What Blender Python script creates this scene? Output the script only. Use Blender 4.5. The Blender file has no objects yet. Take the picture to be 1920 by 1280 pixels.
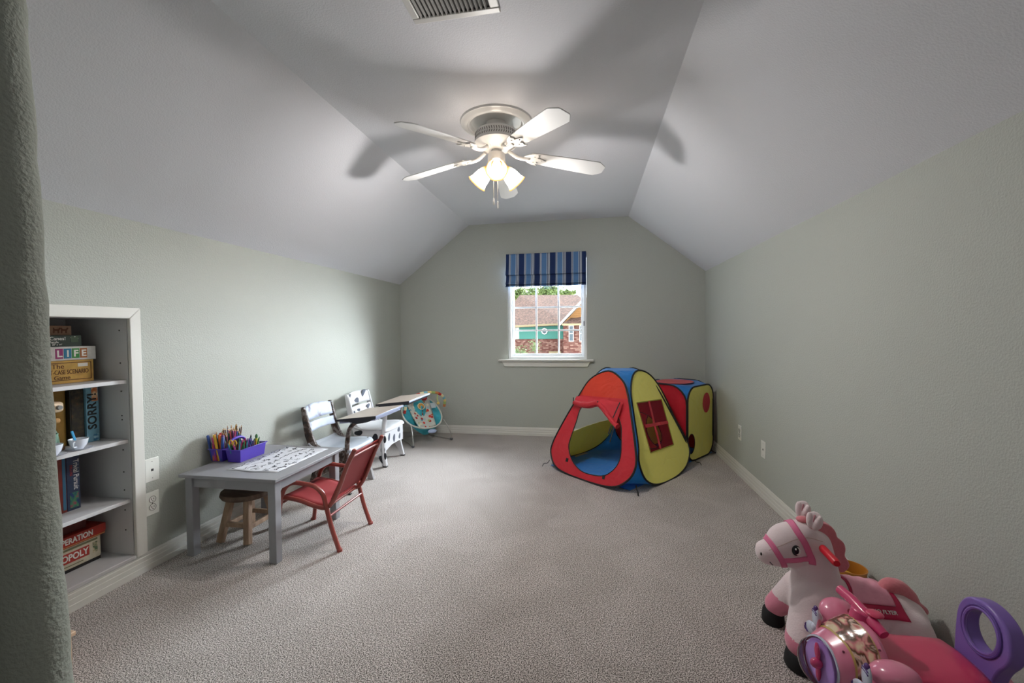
import bpy, bmesh, math, random
from mathutils import Vector, Matrix, Quaternion
from mathutils.bvhtree import BVHTree
random.seed(7)
R = math.radians
PI = math.pi
S = bpy.context.scene
COL = S.collection

# ------------------------------------------------------------------ camera, world, light, exposure
cam_d = bpy.data.cameras.new('camera'); cam = bpy.data.objects.new('camera', cam_d); COL.objects.link(cam)
YAW, PITCH, ROLL, F = .1783, -.0254, -.010, 800.
fw = Vector((-math.sin(YAW)*math.cos(PITCH), math.cos(YAW)*math.cos(PITCH), math.sin(PITCH)))
rt = Vector((math.cos(YAW), math.sin(YAW), 0)); up = rt.cross(fw)
r2 = rt*math.cos(ROLL)+up*math.sin(ROLL); u2 = up*math.cos(ROLL)-rt*math.sin(ROLL)
M = Matrix((r2, u2, -fw)).transposed().to_4x4(); M.translation = (0, 0, 1.2)
cam.matrix_world = M
cam_d.sensor_width = 36; cam_d.lens = 36*F/1920; cam_d.clip_start = .02; cam_d.clip_end = 200
S.camera = cam

W = bpy.data.worlds.new('sky'); S.world = W; W.use_nodes = True
bg = W.node_tree.nodes['Background']
bg.inputs[0].default_value = (.86, .93, 1, 1); bg.inputs[1].default_value = 4.2
sun_d = bpy.data.lights.new('hazy_sun', 'SUN'); sun_d.energy = 80; sun_d.angle = R(58); sun_d.color = (.88, .94, 1)
sun = bpy.data.objects.new('hazy_sun', sun_d); COL.objects.link(sun)
sun.rotation_euler = Vector((-.55, -.76, -.33)).to_track_quat('-Z', 'Y').to_euler()
SHADE_L = 25.
fill_d = bpy.data.lights.new('added_fill_light', 'AREA'); fill_d.shape = 'RECTANGLE'; fill_d.size = 1.6; fill_d.size_y = 1.4; fill_d.energy = 6; fill_d.color = (1, .985, .96)  # added soft fill behind the camera, stands for no known lamp
fill_lamp = bpy.data.objects.new('added_fill_light', fill_d); COL.objects.link(fill_lamp); fill_lamp.location = (-.1, -1.3, 2.40)
MOUTH_W = 10.5
S.view_settings.view_transform = 'Standard'; S.view_settings.look = 'None'
S.view_settings.gamma = 1; S.view_settings.use_curve_mapping = False
S.view_settings.exposure = 0.0
try:
    S.cycles.use_denoising = True; S.cycles.max_bounces = 10; S.cycles.diffuse_bounces = 6
    S.cycles.sample_clamp_indirect = 6
except Exception: pass

# ------------------------------------------------------------------ helpers
def lin(c):
    return tuple(((x/255)/12.92 if x/255 <= .04045 else ((x/255+.055)/1.055)**2.4) for x in c)+(1,)
MATS = {}
def mat(name, col, rough=.6, metal=0, coat=0, bump=None, var=None, trans=0, alpha=1, sheen=0, emit=None):
    """col sRGB 0-255; bump=(scale,strength[,detail]); var=(scale,amount) brightness mottling"""
    if name in MATS: return MATS[name]
    m = bpy.data.materials.new(name); m.use_nodes = True; nt = m.node_tree; b = nt.nodes['Principled BSDF']
    b.inputs['Base Color'].default_value = lin(col); b.inputs['Roughness'].default_value = rough
    b.inputs['Metallic'].default_value = metal; b.inputs['Coat Weight'].default_value = coat
    b.inputs['Transmission Weight'].default_value = trans; b.inputs['Alpha'].default_value = alpha
    b.inputs['Sheen Weight'].default_value = sheen
    if emit: b.inputs['Emission Color'].default_value = lin(emit[0]); b.inputs['Emission Strength'].default_value = emit[1]
    tc = None
    if bump or var:
        tc = nt.nodes.new('ShaderNodeTexCoord')
    if bump:
        n = nt.nodes.new('ShaderNodeTexNoise'); n.inputs['Scale'].default_value = bump[0]
        n.inputs['Detail'].default_value = bump[2] if len(bump) > 2 else 3
        bp = nt.nodes.new('ShaderNodeBump'); bp.inputs['Strength'].default_value = bump[1]; bp.inputs['Distance'].default_value = .01
        nt.links.new(tc.outputs['Object'], n.inputs['Vector']); nt.links.new(n.outputs['Fac'], bp.inputs['Height'])
        nt.links.new(bp.outputs['Normal'], b.inputs['Normal'])
    if var:
        n = nt.nodes.new('ShaderNodeTexNoise'); n.inputs['Scale'].default_value = var[0]; n.inputs['Detail'].default_value = 5
        rp = nt.nodes.new('ShaderNodeValToRGB'); c = lin(col); a = var[1]
        rp.color_ramp.elements[0].position = .35; rp.color_ramp.elements[1].position = .65
        rp.color_ramp.elements[0].color = (c[0]*(1-a), c[1]*(1-a), c[2]*(1-a), 1)
        rp.color_ramp.elements[1].color = (min(1, c[0]*(1+a)), min(1, c[1]*(1+a)), min(1, c[2]*(1+a)), 1)
        nt.links.new(tc.outputs['Object'], n.inputs['Vector']); nt.links.new(n.outputs['Fac'], rp.inputs[0])
        nt.links.new(rp.outputs[0], b.inputs['Base Color'])
    MATS[name] = m
    return m

def nodes_of(m): return m.node_tree.nodes, m.node_tree.links, m.node_tree.nodes['Principled BSDF']

def ramp_mat(name, stops, scale=10, detail=4, rough=.6, kind='noise', stretch=(1, 1, 1), bump=0, coat=0, const=False, dist=0, coord='Object'):
    if name in MATS: return MATS[name]
    m = mat(name, (128, 128, 128), rough, coat=coat); N, L, b = nodes_of(m)
    tc = N.new('ShaderNodeTexCoord'); mp = N.new('ShaderNodeMapping'); mp.inputs['Scale'].default_value = stretch
    if kind == 'noise':
        n = N.new('ShaderNodeTexNoise'); n.inputs['Detail'].default_value = detail; n.inputs['Distortion'].default_value = dist; o = n.outputs['Fac']
    else:
        n = N.new('ShaderNodeTexVoronoi'); o = n.outputs['Color'] if kind == 'cell' else n.outputs['Distance']
    n.inputs['Scale'].default_value = scale
    rp = N.new('ShaderNodeValToRGB'); cr = rp.color_ramp
    if const: cr.interpolation = 'CONSTANT'
    while len(cr.elements) < len(stops): cr.elements.new(.5)
    for e, (p, c) in zip(cr.elements, stops): e.position = p; e.color = lin(c)
    L.new(tc.outputs[coord], mp.inputs[0]); L.new(mp.outputs[0], n.inputs['Vector'])
    if kind == 'cell':
        sp = N.new('ShaderNodeSeparateColor'); L.new(o, sp.inputs[0]); o = sp.outputs[0]
    L.new(o, rp.inputs[0]); L.new(rp.outputs[0], b.inputs['Base Color'])
    if bump:
        bp = N.new('ShaderNodeBump'); bp.inputs['Strength'].default_value = bump; bp.inputs['Distance'].default_value = .01
        L.new(o, bp.inputs['Height']); L.new(bp.outputs[0], b.inputs['Normal'])
    return m

def tag(o, label=None, cat=None, group=None, kind=None):
    if label: o['label'] = label
    if cat: o['category'] = cat
    if group: o['group'] = group
    if kind: o['kind'] = kind
    return o

class MB:
    def __init__(s): s.v = []; s.f = []; s.m = []
    def add(s, vs, fs, mi=0):
        n = len(s.v); s.v += [tuple(v) for v in vs]; s.f += [tuple(i+n for i in f) for f in fs]; s.m += [mi]*len(fs); return s
    def box(s, c, d, rot=None, mi=0):
        """centre c, full size d, rot = Matrix 3x3 or None"""
        c = Vector(c); vs = []
        for x in (-.5, .5):
            for y in (-.5, .5):
                for z in (-.5, .5):
                    p = Vector((x*d[0], y*d[1], z*d[2]))
                    if rot: p = rot @ p
                    vs.append(c+p)
        return s.add(vs, [(0, 1, 3, 2), (4, 6, 7, 5), (0, 4, 5, 1), (2, 3, 7, 6), (0, 2, 6, 4), (1, 5, 7, 3)], mi)
    def b2(s, lo, hi, mi=0):
        return s.box([(a+b)/2 for a, b in zip(lo, hi)], [abs(b-a) for a, b in zip(lo, hi)], None, mi)
    def bar(s, p, q, w, h, upv=(0, 0, 1), mi=0):
        p = Vector(p); q = Vector(q); d = q-p; z = d.normalized(); x = Vector(upv).cross(z)
        if x.length < 1e-4: x = Vector((1, 0, 0)).cross(z)
        x.normalize(); y = z.cross(x)
        return s.box((p+q)/2, (w, h, d.length), Matrix((x, y, z)).transposed(), mi)
    def tube(s, pts, r, n=10, closed=False, caps=True, mi=0, flat=1.0, upv=None):
        pts = [Vector(p) for p in pts]; k = len(pts); rs = r if isinstance(r, (list, tuple)) else [r]*k
        vs = []; prev = None
        for i, p in enumerate(pts):
            a = pts[(i-1) % k] if (closed or i > 0) else p; b = pts[(i+1) % k] if (closed or i < k-1) else p
            t = (b-a).normalized()
            if prev is None:
                x = (Vector(upv) if upv else (Vector((0, 0, 1)) if abs(t.z) < .9 else Vector((1, 0, 0)))).cross(t).normalized()
            else:
                x = prev-t*prev.dot(t)
                x = x.normalized() if x.length > 1e-6 else prev
            prev = x; y = t.cross(x)
            for j in range(n):
                a_ = 2*PI*j/n; vs.append(p+x*math.cos(a_)*rs[i]+y*math.sin(a_)*rs[i]*flat)
        fs = []
        for i in range(k if closed else k-1):
            for j in range(n):
                i2 = (i+1) % k
                fs.append((i*n+j, i*n+(j+1) % n, i2*n+(j+1) % n, i2*n+j))
        if caps and not closed: fs += [tuple(range(n))[::-1], tuple((k-1)*n+j for j in range(n))]
        return s.add(vs, fs, mi)
    def cyl(s, p, q, r, r2=None, n=16, mi=0):
        return s.tube([p, q], [r, r if r2 is None else r2], n, mi=mi)
    def lathe(s, prof, c=(0, 0, 0), axis=(0, 0, 1), n=32, mi=0, wob=None, ref=None):
        c = Vector(c); z = Vector(axis).normalized()
        x = Vector(ref) if ref else (Vector((1, 0, 0)) if abs(z.x) < .9 else Vector((0, 1, 0)))
        x = (x-z*x.dot(z)).normalized(); y = z.cross(x); vs = []; k = len(prof)
        for i, (r, h) in enumerate(prof):
            for j in range(n):
                a = 2*PI*j/n; rr = r*(wob(i, a) if wob else 1)
                vs.append(c+x*math.cos(a)*rr+y*math.sin(a)*rr+z*h)
        fs = [(i*n+j, i*n+(j+1) % n, (i+1)*n+(j+1) % n, (i+1)*n+j) for i in range(k-1) for j in range(n)]
        return s.add(vs, fs, mi)
    def ell(s, c, r, rot=None, n=16, m=10, mi=0):
        c = Vector(c); vs = []; fs = []
        for i in range(m+1):
            th = PI*i/m
            for j in range(n):
                a = 2*PI*j/n; p = Vector((r[0]*math.sin(th)*math.cos(a), r[1]*math.sin(th)*math.sin(a), r[2]*math.cos(th)))
                if rot: p = rot @ p
                vs.append(c+p)
        for i in range(m):
            for j in range(n): fs.append((i*n+j, (i+1)*n+j, (i+1)*n+(j+1) % n, i*n+(j+1) % n))
        return s.add(vs, fs, mi)
    def prism(s, poly, o, u, v, w, mi=0):
        """2D poly in plane (o,u,v) extruded by vector w"""
        o = Vector(o); u = Vector(u); v = Vector(v); w = Vector(w); n = len(poly)
        a = [o+u*p[0]+v*p[1] for p in poly]; b = [p+w for p in a]
        return s.add(a+b, [tuple(range(n))[::-1], tuple(range(n, 2*n))]+[(i, (i+1) % n, n+(i+1) % n, n+i) for i in range(n)], mi)
    def grid(s, rows, mi=0, closed=False):
        k = len(rows); n = len(rows[0]); vs = [p for r in rows for p in r]; fs = []
        for i in range(k-1):
            for j in range(n if closed else n-1): fs.append((i*n+j, i*n+(j+1) % n, (i+1)*n+(j+1) % n, (i+1)*n+j))
        return s.add(vs, fs, mi)
    def build(s, name, mats, parent=None, smooth=False, bevel=0, seg=2, solid=0, sub=0, origin=None, ang=40, merge=False):
        me = bpy.data.meshes.new(name); o3 = Vector(origin) if origin else Vector()
        if parent is not None and parent.get('_o'): pass
        me.from_pydata([tuple(Vector(v)-o3) for v in s.v], [], s.f); me.update()
        if not isinstance(mats, (list, tuple)): mats = [mats]
        for m in mats: me.materials.append(m)
        for p, mi in zip(me.polygons, s.m): p.material_index = mi
        bm = bmesh.new(); bm.from_mesh(me)
        if merge: bmesh.ops.remove_doubles(bm, verts=bm.verts, dist=1e-5)
        bmesh.ops.recalc_face_normals(bm, faces=bm.faces); bm.to_mesh(me); bm.free()
        o = bpy.data.objects.new(name, me); COL.objects.link(o); o.location = o3
        if parent is not None:
            o.parent = parent
            o.matrix_parent_inverse = Matrix.Translation(parent_world(parent)).inverted()
        if solid:
            md = o.modifiers.new('s', 'SOLIDIFY'); md.thickness = solid; md.offset = 0
        if bevel:
            md = o.modifiers.new('b', 'BEVEL'); md.width = bevel; md.segments = seg; md.limit_method = 'ANGLE'; md.angle_limit = R(ang)
        if sub:
            md = o.modifiers.new('d', 'SUBSURF'); md.levels = sub; md.render_levels = sub
        if smooth or bevel:
            for p in me.polygons: p.use_smooth = True
            if not sub and hasattr(me, 'set_sharp_from_angle'): me.set_sharp_from_angle(angle=R(ang))
        return o

def parent_world(o):
    v = Vector(o.location)
    while o.parent: 
        o = o.parent
    return Vector(o.location) if False else v

def empty(name, loc, label, cat, group=None, rz=0):
    o = bpy.data.objects.new(name, None); COL.objects.link(o); o.location = loc; o.rotation_euler = (0, 0, rz); o.empty_display_size = .05
    return tag(o, label, cat, group)

def spline(pts, n=8, closed=False):
    """Catmull-Rom through pts"""
    P = [Vector(p) for p in pts]; k = len(P); out = []
    rng = range(k) if closed else range(k-1)
    for i in rng:
        p0 = P[(i-1) % k] if (closed or i > 0) else P[0]*2-P[1]; p1 = P[i]; p2 = P[(i+1) % k]
        p3 = P[(i+2) % k] if (closed or i+2 < k) else P[-1]*2-P[-2]
        for j in range(n):
            t = j/n; out.append(.5*((2*p1)+(p2-p0)*t+(2*p0-5*p1+4*p2-p3)*t*t+(3*p1-p0-3*p2+p3)*t**3))
    if not closed: out.append(P[-1])
    return out

def text(body, size, loc, right, upv, m, parent, name='lettering', align='LEFT', ext=.0006, sx=1.0, bold=0):
    c = bpy.data.curves.new('t', 'FONT'); c.body = body; c.size = size; c.align_x = align; c.align_y = 'CENTER'; c.extrude = ext; c.offset = bold
    c.resolution_u = 3
    t = bpy.data.objects.new('t', c); COL.objects.link(t)
    dg = bpy.context.evaluated_depsgraph_get(); me = bpy.data.meshes.new_from_object(t.evaluated_get(dg))
    bpy.data.objects.remove(t)
    r_ = Vector(right).normalized(); u_ = Vector(upv).normalized(); n_ = r_.cross(u_)
    X = Matrix((r_*sx, u_, n_)).transposed().to_4x4(); X.translation = Vector(loc)
    me.transform(X); me.materials.clear(); me.materials.append(m); me.name = name
    o = bpy.data.objects.new(name, me); COL.objects.link(o)
    if parent is not None: o.parent = parent; o.matrix_parent_inverse = Matrix.Translation(parent.location).inverted()
    return o

def holed(outer, holes, o, u, v):
    """flat face with holes -> list of verts, faces"""
    bm = bmesh.new(); o = Vector(o); u = Vector(u); v = Vector(v); es = []
    for loop in [outer]+holes:
        vs = [bm.verts.new(o+u*p[0]+v*p[1]) for p in loop]
        for i in range(len(vs)): es.append(bm.edges.new((vs[i], vs[(i+1) % len(vs)])))
    bmesh.ops.triangle_fill(bm, edges=es, use_beauty=True)
    bm.verts.ensure_lookup_table(); bm.verts.index_update()
    V = [x.co.copy() for x in bm.verts]; Fc = [tuple(x.index for x in f.verts) for f in bm.faces]; bm.free()
    return V, Fc

# ------------------------------------------------------------------ room numbers
XL, XR, D = -2.2233, 1.2131, 4.8094
HL, HR, HT = 1.764, 1.808, 2.425
XA, XB = -1.362, .431
YN = .5            # near wall stub
YB = -2.6          # behind the camera

m_wall = mat('sage_wall_paint', (176, 179, 172), .75, bump=(140, .3, 2))
m_ceil = mat('white_ceiling_paint', (214, 215, 221), .85, bump=(150, .18, 2))
m_trim = mat('white_trim_paint', (214, 212, 206), .4)
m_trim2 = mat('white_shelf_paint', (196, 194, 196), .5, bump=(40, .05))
m_nearwall = mat('sage_wall_paint_shaded', (160, 166, 156), .8, bump=(140, .4, 2))  # same sage paint, with the near wall's shade put into a darker colour

# carpet
m_carpet = mat('speckled_carpet', (160, 150, 145), .95, sheen=.2); N, L, b = nodes_of(m_carpet)
tc = N.new('ShaderNodeTexCoord')
n1 = N.new('ShaderNodeTexNoise'); n1.inputs['Scale'].default_value = 230; n1.inputs['Detail'].default_value = 1.0; n1.inputs['Roughness'].default_value = .65
r1 = N.new('ShaderNodeValToRGB'); cr = r1.color_ramp
cr.elements.new(.5); cr.elements.new(.5)
for e, (p, c) in zip(cr.elements, [(.36, (58, 50, 46)), (.45, (124, 114, 109)), (.53, (182, 172, 167)), (.62, (226, 218, 214))]): e.position = p; e.color = lin(c)
n2 = N.new('ShaderNodeTexNoise'); n2.inputs['Scale'].default_value = 2.6; n2.inputs['Detail'].default_value = 3; n2.inputs['Distortion'].default_value = 1.0
r2_ = N.new('ShaderNodeValToRGB'); r2_.color_ramp.elements[0].position = .4; r2_.color_ramp.elements[1].position = .62
r2_.color_ramp.elements[0].color = (.88, .875, .865, 1); r2_.color_ramp.elements[1].color = (1, 1, 1, 1)
mx = N.new('ShaderNodeMix'); mx.data_type = 'RGBA'; mx.blend_type = 'MULTIPLY'; mx.inputs[0].default_value = 1
L.new(tc.outputs['Object'], n1.inputs['Vector']); L.new(tc.outputs['Object'], n2.inputs['Vector'])
L.new(n1.outputs['Fac'], r1.inputs[0]); L.new(n2.outputs['Fac'], r2_.inputs[0])
L.new(r1.outputs[0], mx.inputs[6]); L.new(r2_.outputs[0], mx.inputs[7]); L.new(mx.outputs[2], b.inputs['Base Color'])
bp = N.new('ShaderNodeBump'); bp.inputs['Strength'].default_value = .35; bp.inputs['Distance'].default_value = .006
L.new(n1.outputs['Fac'], bp.inputs['Height']); L.new(bp.outputs[0], b.inputs['Normal'])

def struct(name, mb, m, parent=None, **k):
    o = mb.build(name, m, parent, **k)
    if parent is None: o['kind'] = 'structure'
    return o

struct('floor', MB().b2((-3.2, YB, -.12), (1.4, 5.0, 0)), m_carpet)
# left wall with the bookcase opening (y .98 .. 1.722, z .108 .. 1.278)
BY0, BY1, BZ0, BZ1 = .98, 1.722, .108, 1.278
mb = MB(); t = .03
mb.b2((XL-t, YN, 0), (XL, BY0-.025, HL+.05)); mb.b2((XL-t, BY1+.025, 0), (XL, D+.1, HL+.05))
mb.b2((XL-t, BY0-.025, 0), (XL, BY1+.025, BZ0-.022)); mb.b2((XL-t, BY0-.025, BZ1+.022), (XL, BY1+.025, HL+.05))
struct('wall_left', mb, m_wall)
struct('wall_right', MB().b2((XR, YB, 0), (XR+.12, D+.1, HR+.05)), m_wall)
# ceiling: slope left, flat, slope right
def slab(name, a, b_, y0, y1, th=.08):
    (xa, za), (xb, zb) = a, b_
    struct(name, MB().add([(xa, y0, za), (xb, y0, zb), (xb, y1, zb), (xa, y1, za), (xa, y0, za+th), (xb, y0, zb+th), (xb, y1, zb+th), (xa, y1, za+th)],
      [(0, 1, 2, 3), (7, 6, 5, 4), (0, 4, 5, 1), (1, 5, 6, 2), (2, 6, 7, 3), (3, 7, 4, 0)]), m_ceil)
slab('ceiling_left', (XL-.08, HL-.0615), (XA, HT), YN, D+.1)
slab('ceiling', (XA-.005, HT), (XB+.005, HT), YB, D+.1)
slab('ceiling_right', (XB, HT), (XR+.1, HR-.079), YB, D+.1)
# back wall with window hole
WX0, WX1, WZ0, WZ1 = -.912, -.022, .872, 2.02
V, Fc = holed([(XL-.03, 0), (XR+.02, 0), (XR+.02, HR), (XB, HT+.03), (XA, HT+.03), (XL-.03, HL)], [[(WX0, WZ0), (WX1, WZ0), (WX1, WZ1), (WX0, WZ1)]], (0, D, 0), (1, 0, 0), (0, 0, 1))
mb = MB(); mb.add(V, Fc); mb.add([v+Vector((0, .14, 0)) for v in V], Fc)
for (x0, z0), (x1, z1) in zip([(WX0, WZ0), (WX1, WZ0), (WX1, WZ1), (WX0, WZ1)], [(WX1, WZ0), (WX1, WZ1), (WX0, WZ1), (WX0, WZ0)]):
    mb.add([(x0, D, z0), (x1, D, z1), (x1, D+.14, z1), (x0, D+.14, z0)], [(0, 1, 2, 3)])
struct('wall_back', mb, m_wall)
# near wall stub: bullnosed rough corner that the camera looks past
mb = MB(); rows = []
for i in range(61):
    z = HT*i/60; xe = -.882-.045*(z-1.2)-.004*math.sin((z-.55)*5)+.002*math.sin(z*37)+.0015*math.sin(z*91+1)
    r = .04; row = [(-3.1, YN+.3, z), (-3.1, YN, z)]+[(-3.1+(xe-r+3.1)*q/20, YN, z) for q in range(1, 20)]
    for j in range(13):
        a = -PI/2+R(150)*j/12; row.append((xe-r+r*math.cos(a), YN+r+r*math.sin(a), z))
    row.append((xe-.50, YN+.24, z))
    rows.append(row)
mb.grid(rows, closed=True)
struct('wall_near', mb, m_nearwall, smooth=True)
struct('wall_rear', MB().b2((-3.1, YB-.1, 0), (XR+.1, YB, HT+.05)), m_wall)
struct('wall_side', MB().b2((-1.75, YB, 0), (-1.65, YN-.002, HT)), m_wall)
struct('ceiling_hall', MB().b2((-3.1, YB, HT), (XA, YN+.12, HT+.08)), m_ceil)

# baseboards: moulded profile (depth from wall, height)
BP = [(0, 0), (.018, 0), (.018, .03), (.015, .033), (.015, .055), (.012, .058), (.012, .076), (.008, .08), (.008, .086), (.004, .094), (0, .094)]
m_gap = mat('dusty_joint', (120, 115, 108), .8)
def base_run(name, p, q, inward):
    p = Vector(p); q = Vector(q); mb = MB(); mb.prism(BP, p, Vector(inward), Vector((0, 0, 1)), q-p)
    return struct(name, mb, m_trim, bevel=.0012, seg=1, ang=30)
base_run('baseboard_left', (XL, YN, 0), (XL, D, 0), (1, 0, 0))
base_run('baseboard_back', (XL, D, 0), (XR, D, 0), (0, -1, 0))
base_run('baseboard_right', (XR, YB, 0), (XR, D, 0), (-1, 0, 0))

# ------------------------------------------------------------------ window
win = empty('window_1', ((WX0+WX1)/2, D, WZ0), 'white framed sash window in the far wall with divided panes', 'window'); win['kind'] = 'structure'
m_pvc = mat('white_window_frame', (236, 238, 240), .35)
def ring(mb, x0, x1, z0, z1, w, y0, y1):
    mb.b2((x0, y0, z0), (x0+w, y1, z1)); mb.b2((x1-w, y0, z0), (x1, y1, z1)); mb.b2((x0+w, y0, z0), (x1-w, y1, z0+w)); mb.b2((x0+w, y0, z1-w), (x1-w, y1, z1))
mb = MB(); ring(mb, WX0+.002, WX1-.002, WZ0+.002, WZ1-.002, .03, D+.02, D+.12); mb.build('window_frame', m_pvc, win, bevel=.003)
mb = MB(); ring(mb, WX0+.03, WX1-.03, WZ0+.03, WZ1-.04, .032, D+.075, D+.105); mb.build('sash', m_pvc, win, bevel=.004)
gx0, gx1, gz0, gz1 = WX0+.062, WX1-.062, WZ0+.062, WZ1-.072
nx, nz = 3, 4; zs = [gz0, gz0+.265, gz0+.265*2, gz0+.265*3, gz1]; xs = [gx0+(gx1-gx0)*i/3 for i in range(4)]
for i in (1, 2): MB().b2((xs[i]-.009, D+.082, gz0), (xs[i]+.009, D+.1, gz1)).build('muntin', m_pvc, win, bevel=.003)
for i in (1, 2, 3): MB().b2((gx0, D+.083, zs[i]-.009), (gx1, D+.099, zs[i]+.009)).build('muntin', m_pvc, win, bevel=.003)
m_glass = bpy.data.materials.new('window_glass'); m_glass.use_nodes = True
N, L = m_glass.node_tree.nodes, m_glass.node_tree.links; N.remove(N['Principled BSDF'])
tr = N.new('ShaderNodeBsdfTransparent'); gl = N.new('ShaderNodeBsdfGlossy'); gl.inputs['Roughness'].default_value = .03; ms = N.new('ShaderNodeMixShader'); ms.inputs[0].default_value = .04
tr.inputs[0].default_value = (.97, .985, .98, 1)
L.new(tr.outputs[0], ms.inputs[1]); L.new(gl.outputs[0], ms.inputs[2]); L.new(ms.outputs[0], N['Material Output'].inputs[0])
for i in range(nx):
    for k in range(nz): MB().b2((xs[i]+.006, D+.0905, zs[k]+.006), (xs[i+1]-.006, D+.0925, zs[k+1]-.006)).build('pane', m_glass, win)
mb = MB().b2((WX1-.036, D+.012, 1.245), (WX1-.024, D+.022, 1.3)); mb.build('latch', mat('grey_latch', (120, 122, 125), .4), win, bevel=.002)
# stool and apron
mb = MB().b2((-1.02, D-.055, .852), (.05, D+.03, .874)); mb.build('window_sill', m_trim, win, bevel=.006, seg=3)
mb = MB(); mb.prism([(-.985, .852), (-.955, .79), (-.015, .79), (.018, .852)], (0, D-.022, 0), (1, 0, 0), (0, 0, 1), (0, .022, 0)); mb.build('apron', m_trim, win, bevel=.003)

# roman blind, striped fabric
blind = empty('roman_blind', ((WX0+WX1)/2, D-.02, 2.06), 'blue and navy striped roman blind gathered above the window', 'blind')
m_stripe = mat('blue_striped_fabric', (60, 90, 130), .85, bump=(300, .1)); N, L, b = nodes_of(m_stripe)
tc = N.new('ShaderNodeTexCoord'); sp = N.new('ShaderNodeSeparateXYZ'); ad = N.new('ShaderNodeMath'); ad.operation = 'ADD'; ad.inputs[1].default_value = .93
dv = N.new('ShaderNodeMath'); dv.operation = 'DIVIDE'; dv.inputs[1].default_value = .1745; fr = N.new('ShaderNodeMath'); fr.operation = 'FRACT'
rp = N.new('ShaderNodeValToRGB'); cr = rp.color_ramp; cr.interpolation = 'CONSTANT'
navy, mid, wht, gry = (20, 44, 92), (84, 124, 172), (200, 206, 214), (78, 92, 118)
st = [(0, navy), (.25, gry), (.29, wht), (.325, gry), (.365, wht), (.39, mid), (.71, wht), (.74, gry), (.80, wht), (.835, gry), (.87, wht), (.9, gry), (.94, navy)]
while len(cr.elements) < len(st): cr.elements.new(.5)
for e, (p, c) in zip(cr.elements, st): e.position = p; e.color = lin(c)
L.new(tc.outputs['Object'], sp.inputs[0]); L.new(sp.outputs[0], ad.inputs[0]); L.new(ad.outputs[0], dv.inputs[0]); L.new(dv.outputs[0], fr.inputs[0]); L.new(fr.outputs[0], rp.inputs[0]); L.new(rp.outputs[0], b.inputs['Base Color'])
prof = spline([(-.045, 2.062, 0), (-.05, 1.98, 0), (-.062, 1.90, 0), (-.080, 1.845, 0), (-.082, 1.828, 0), (-.066, 1.822, 0), (-.046, 1.83, 0), (-.05, 1.79, 0), (-.070, 1.745, 0), (-.088, 1.728, 0), (-.086, 1.718, 0), (-.060, 1.722, 0), (-.064, 1.71, 0), (-.086, 1.702, 0), (-.084, 1.692, 0), (-.045, 1.698, 0)], 5)
rows = []
for i in range(25):
    x = -.918+(.892)*i/24; wv = .0022*math.sin(i*1.3)
    rows.append([(x, D+p[0]+wv, p[1]+.002*math.sin(i*.9)*(1 if p[1] < 1.75 else 0)) for p in prof])
MB().grid(rows).build('blind_fabric', m_stripe, blind, smooth=True, solid=.004, ang=80)
MB().b2((-.918, D-.045, 2.03), (-.026, D, 2.062)).build('head_rail', m_stripe, blind, bevel=.003)

# ------------------------------------------------------------------ outside
m_shingle = ramp_mat('brown_roof_shingles', [(.35, (52, 36, 30)), (.5, (84, 60, 50)), (.65, (112, 82, 68))], 7, 8, .9, stretch=(1, 1, 4))
m_siding = mat('green_siding', (78, 140, 128), .8)
m_cream = mat('cream_fascia', (150, 136, 104), .7)
m_white_ext = mat('white_exterior_trim', (215, 215, 212), .6)
m_tan = mat('tan_gable_boards', (156, 112, 66), .8)
m_brick = mat('red_brick', (150, 100, 84), .9); N, L, b = nodes_of(m_brick)
tc = N.new('ShaderNodeTexCoord'); mp = N.new('ShaderNodeMapping'); mp.inputs['Rotation'].default_value = (PI/2, 0, 0)
bt = N.new('ShaderNodeTexBrick'); bt.inputs['Scale'].default_value = 2.6; bt.inputs['Color1'].default_value = lin((98, 50, 42)); bt.inputs['Color2'].default_value = lin((160, 126, 112)); bt.inputs['Mortar'].default_value = lin((90, 72, 66)); bt.inputs['Bias'].default_value = -.25
L.new(tc.outputs['Object'], mp.inputs[0]); L.new(mp.outputs[0], bt.inputs['Vector']); L.new(bt.outputs['Color'], b.inputs['Base Color'])
m_dark_glass = mat('dark_house_glass', (70, 84, 96), .15)
house = empty('neighbour_house', (-3, 30, -3), 'brown roofed house with green siding and brick wing seen through window', 'house')
MB().b2((-6.2, 30, -3), (-1.7, 36, 1.6)).build('siding_core', m_siding, house)
z = .6; k = 0
for k in range(8):
    zz = .6+.125*k
    MB().prism([(0, 0), (.05, 0), (.015, .125), (0, .125)], (-4.88, 30, zz), (0, -1, 0), (0, 0, 1), (3.1, 0, 0)).build('siding_board', m_siding, house)
MB().b2((-6.2, 29.9, -3), (-1.7, 30, .58)).build('brick_wall', m_brick, house)
MB().b2((-5.08, 29.92, .6), (-4.88, 30, 1.55)).build('corner_board', m_white_ext, house)
MB().prism([(-6.2, 1.46), (-5.44, 4.06), (-.85, 3.96), (.4, 1.7)], (0, 0, 0), (1, 0, 0), (0, 0, 1), (0, .01, 0))
mb = MB(); mb.add([(-6.6, 29.5, 1.5), (-1.5, 29.5, 1.66), (1.5, 29.5, 1.66), (-.85, 34, 3.96), (-5.44, 34, 4.06), (-6.6, 29.5, 1.36), (-1.5, 29.5, 1.52), (1.5, 29.5, 1.52), (-6.6, 38, 1.5), (1.5, 38, 1.6)],
  [(0, 1, 2, 3, 4), (0, 5, 6, 1), (1, 6, 7, 2), (0, 4, 8), (2, 9, 3), (3, 9, 8, 4)]); mb.build('roof', m_shingle, house)
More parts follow.
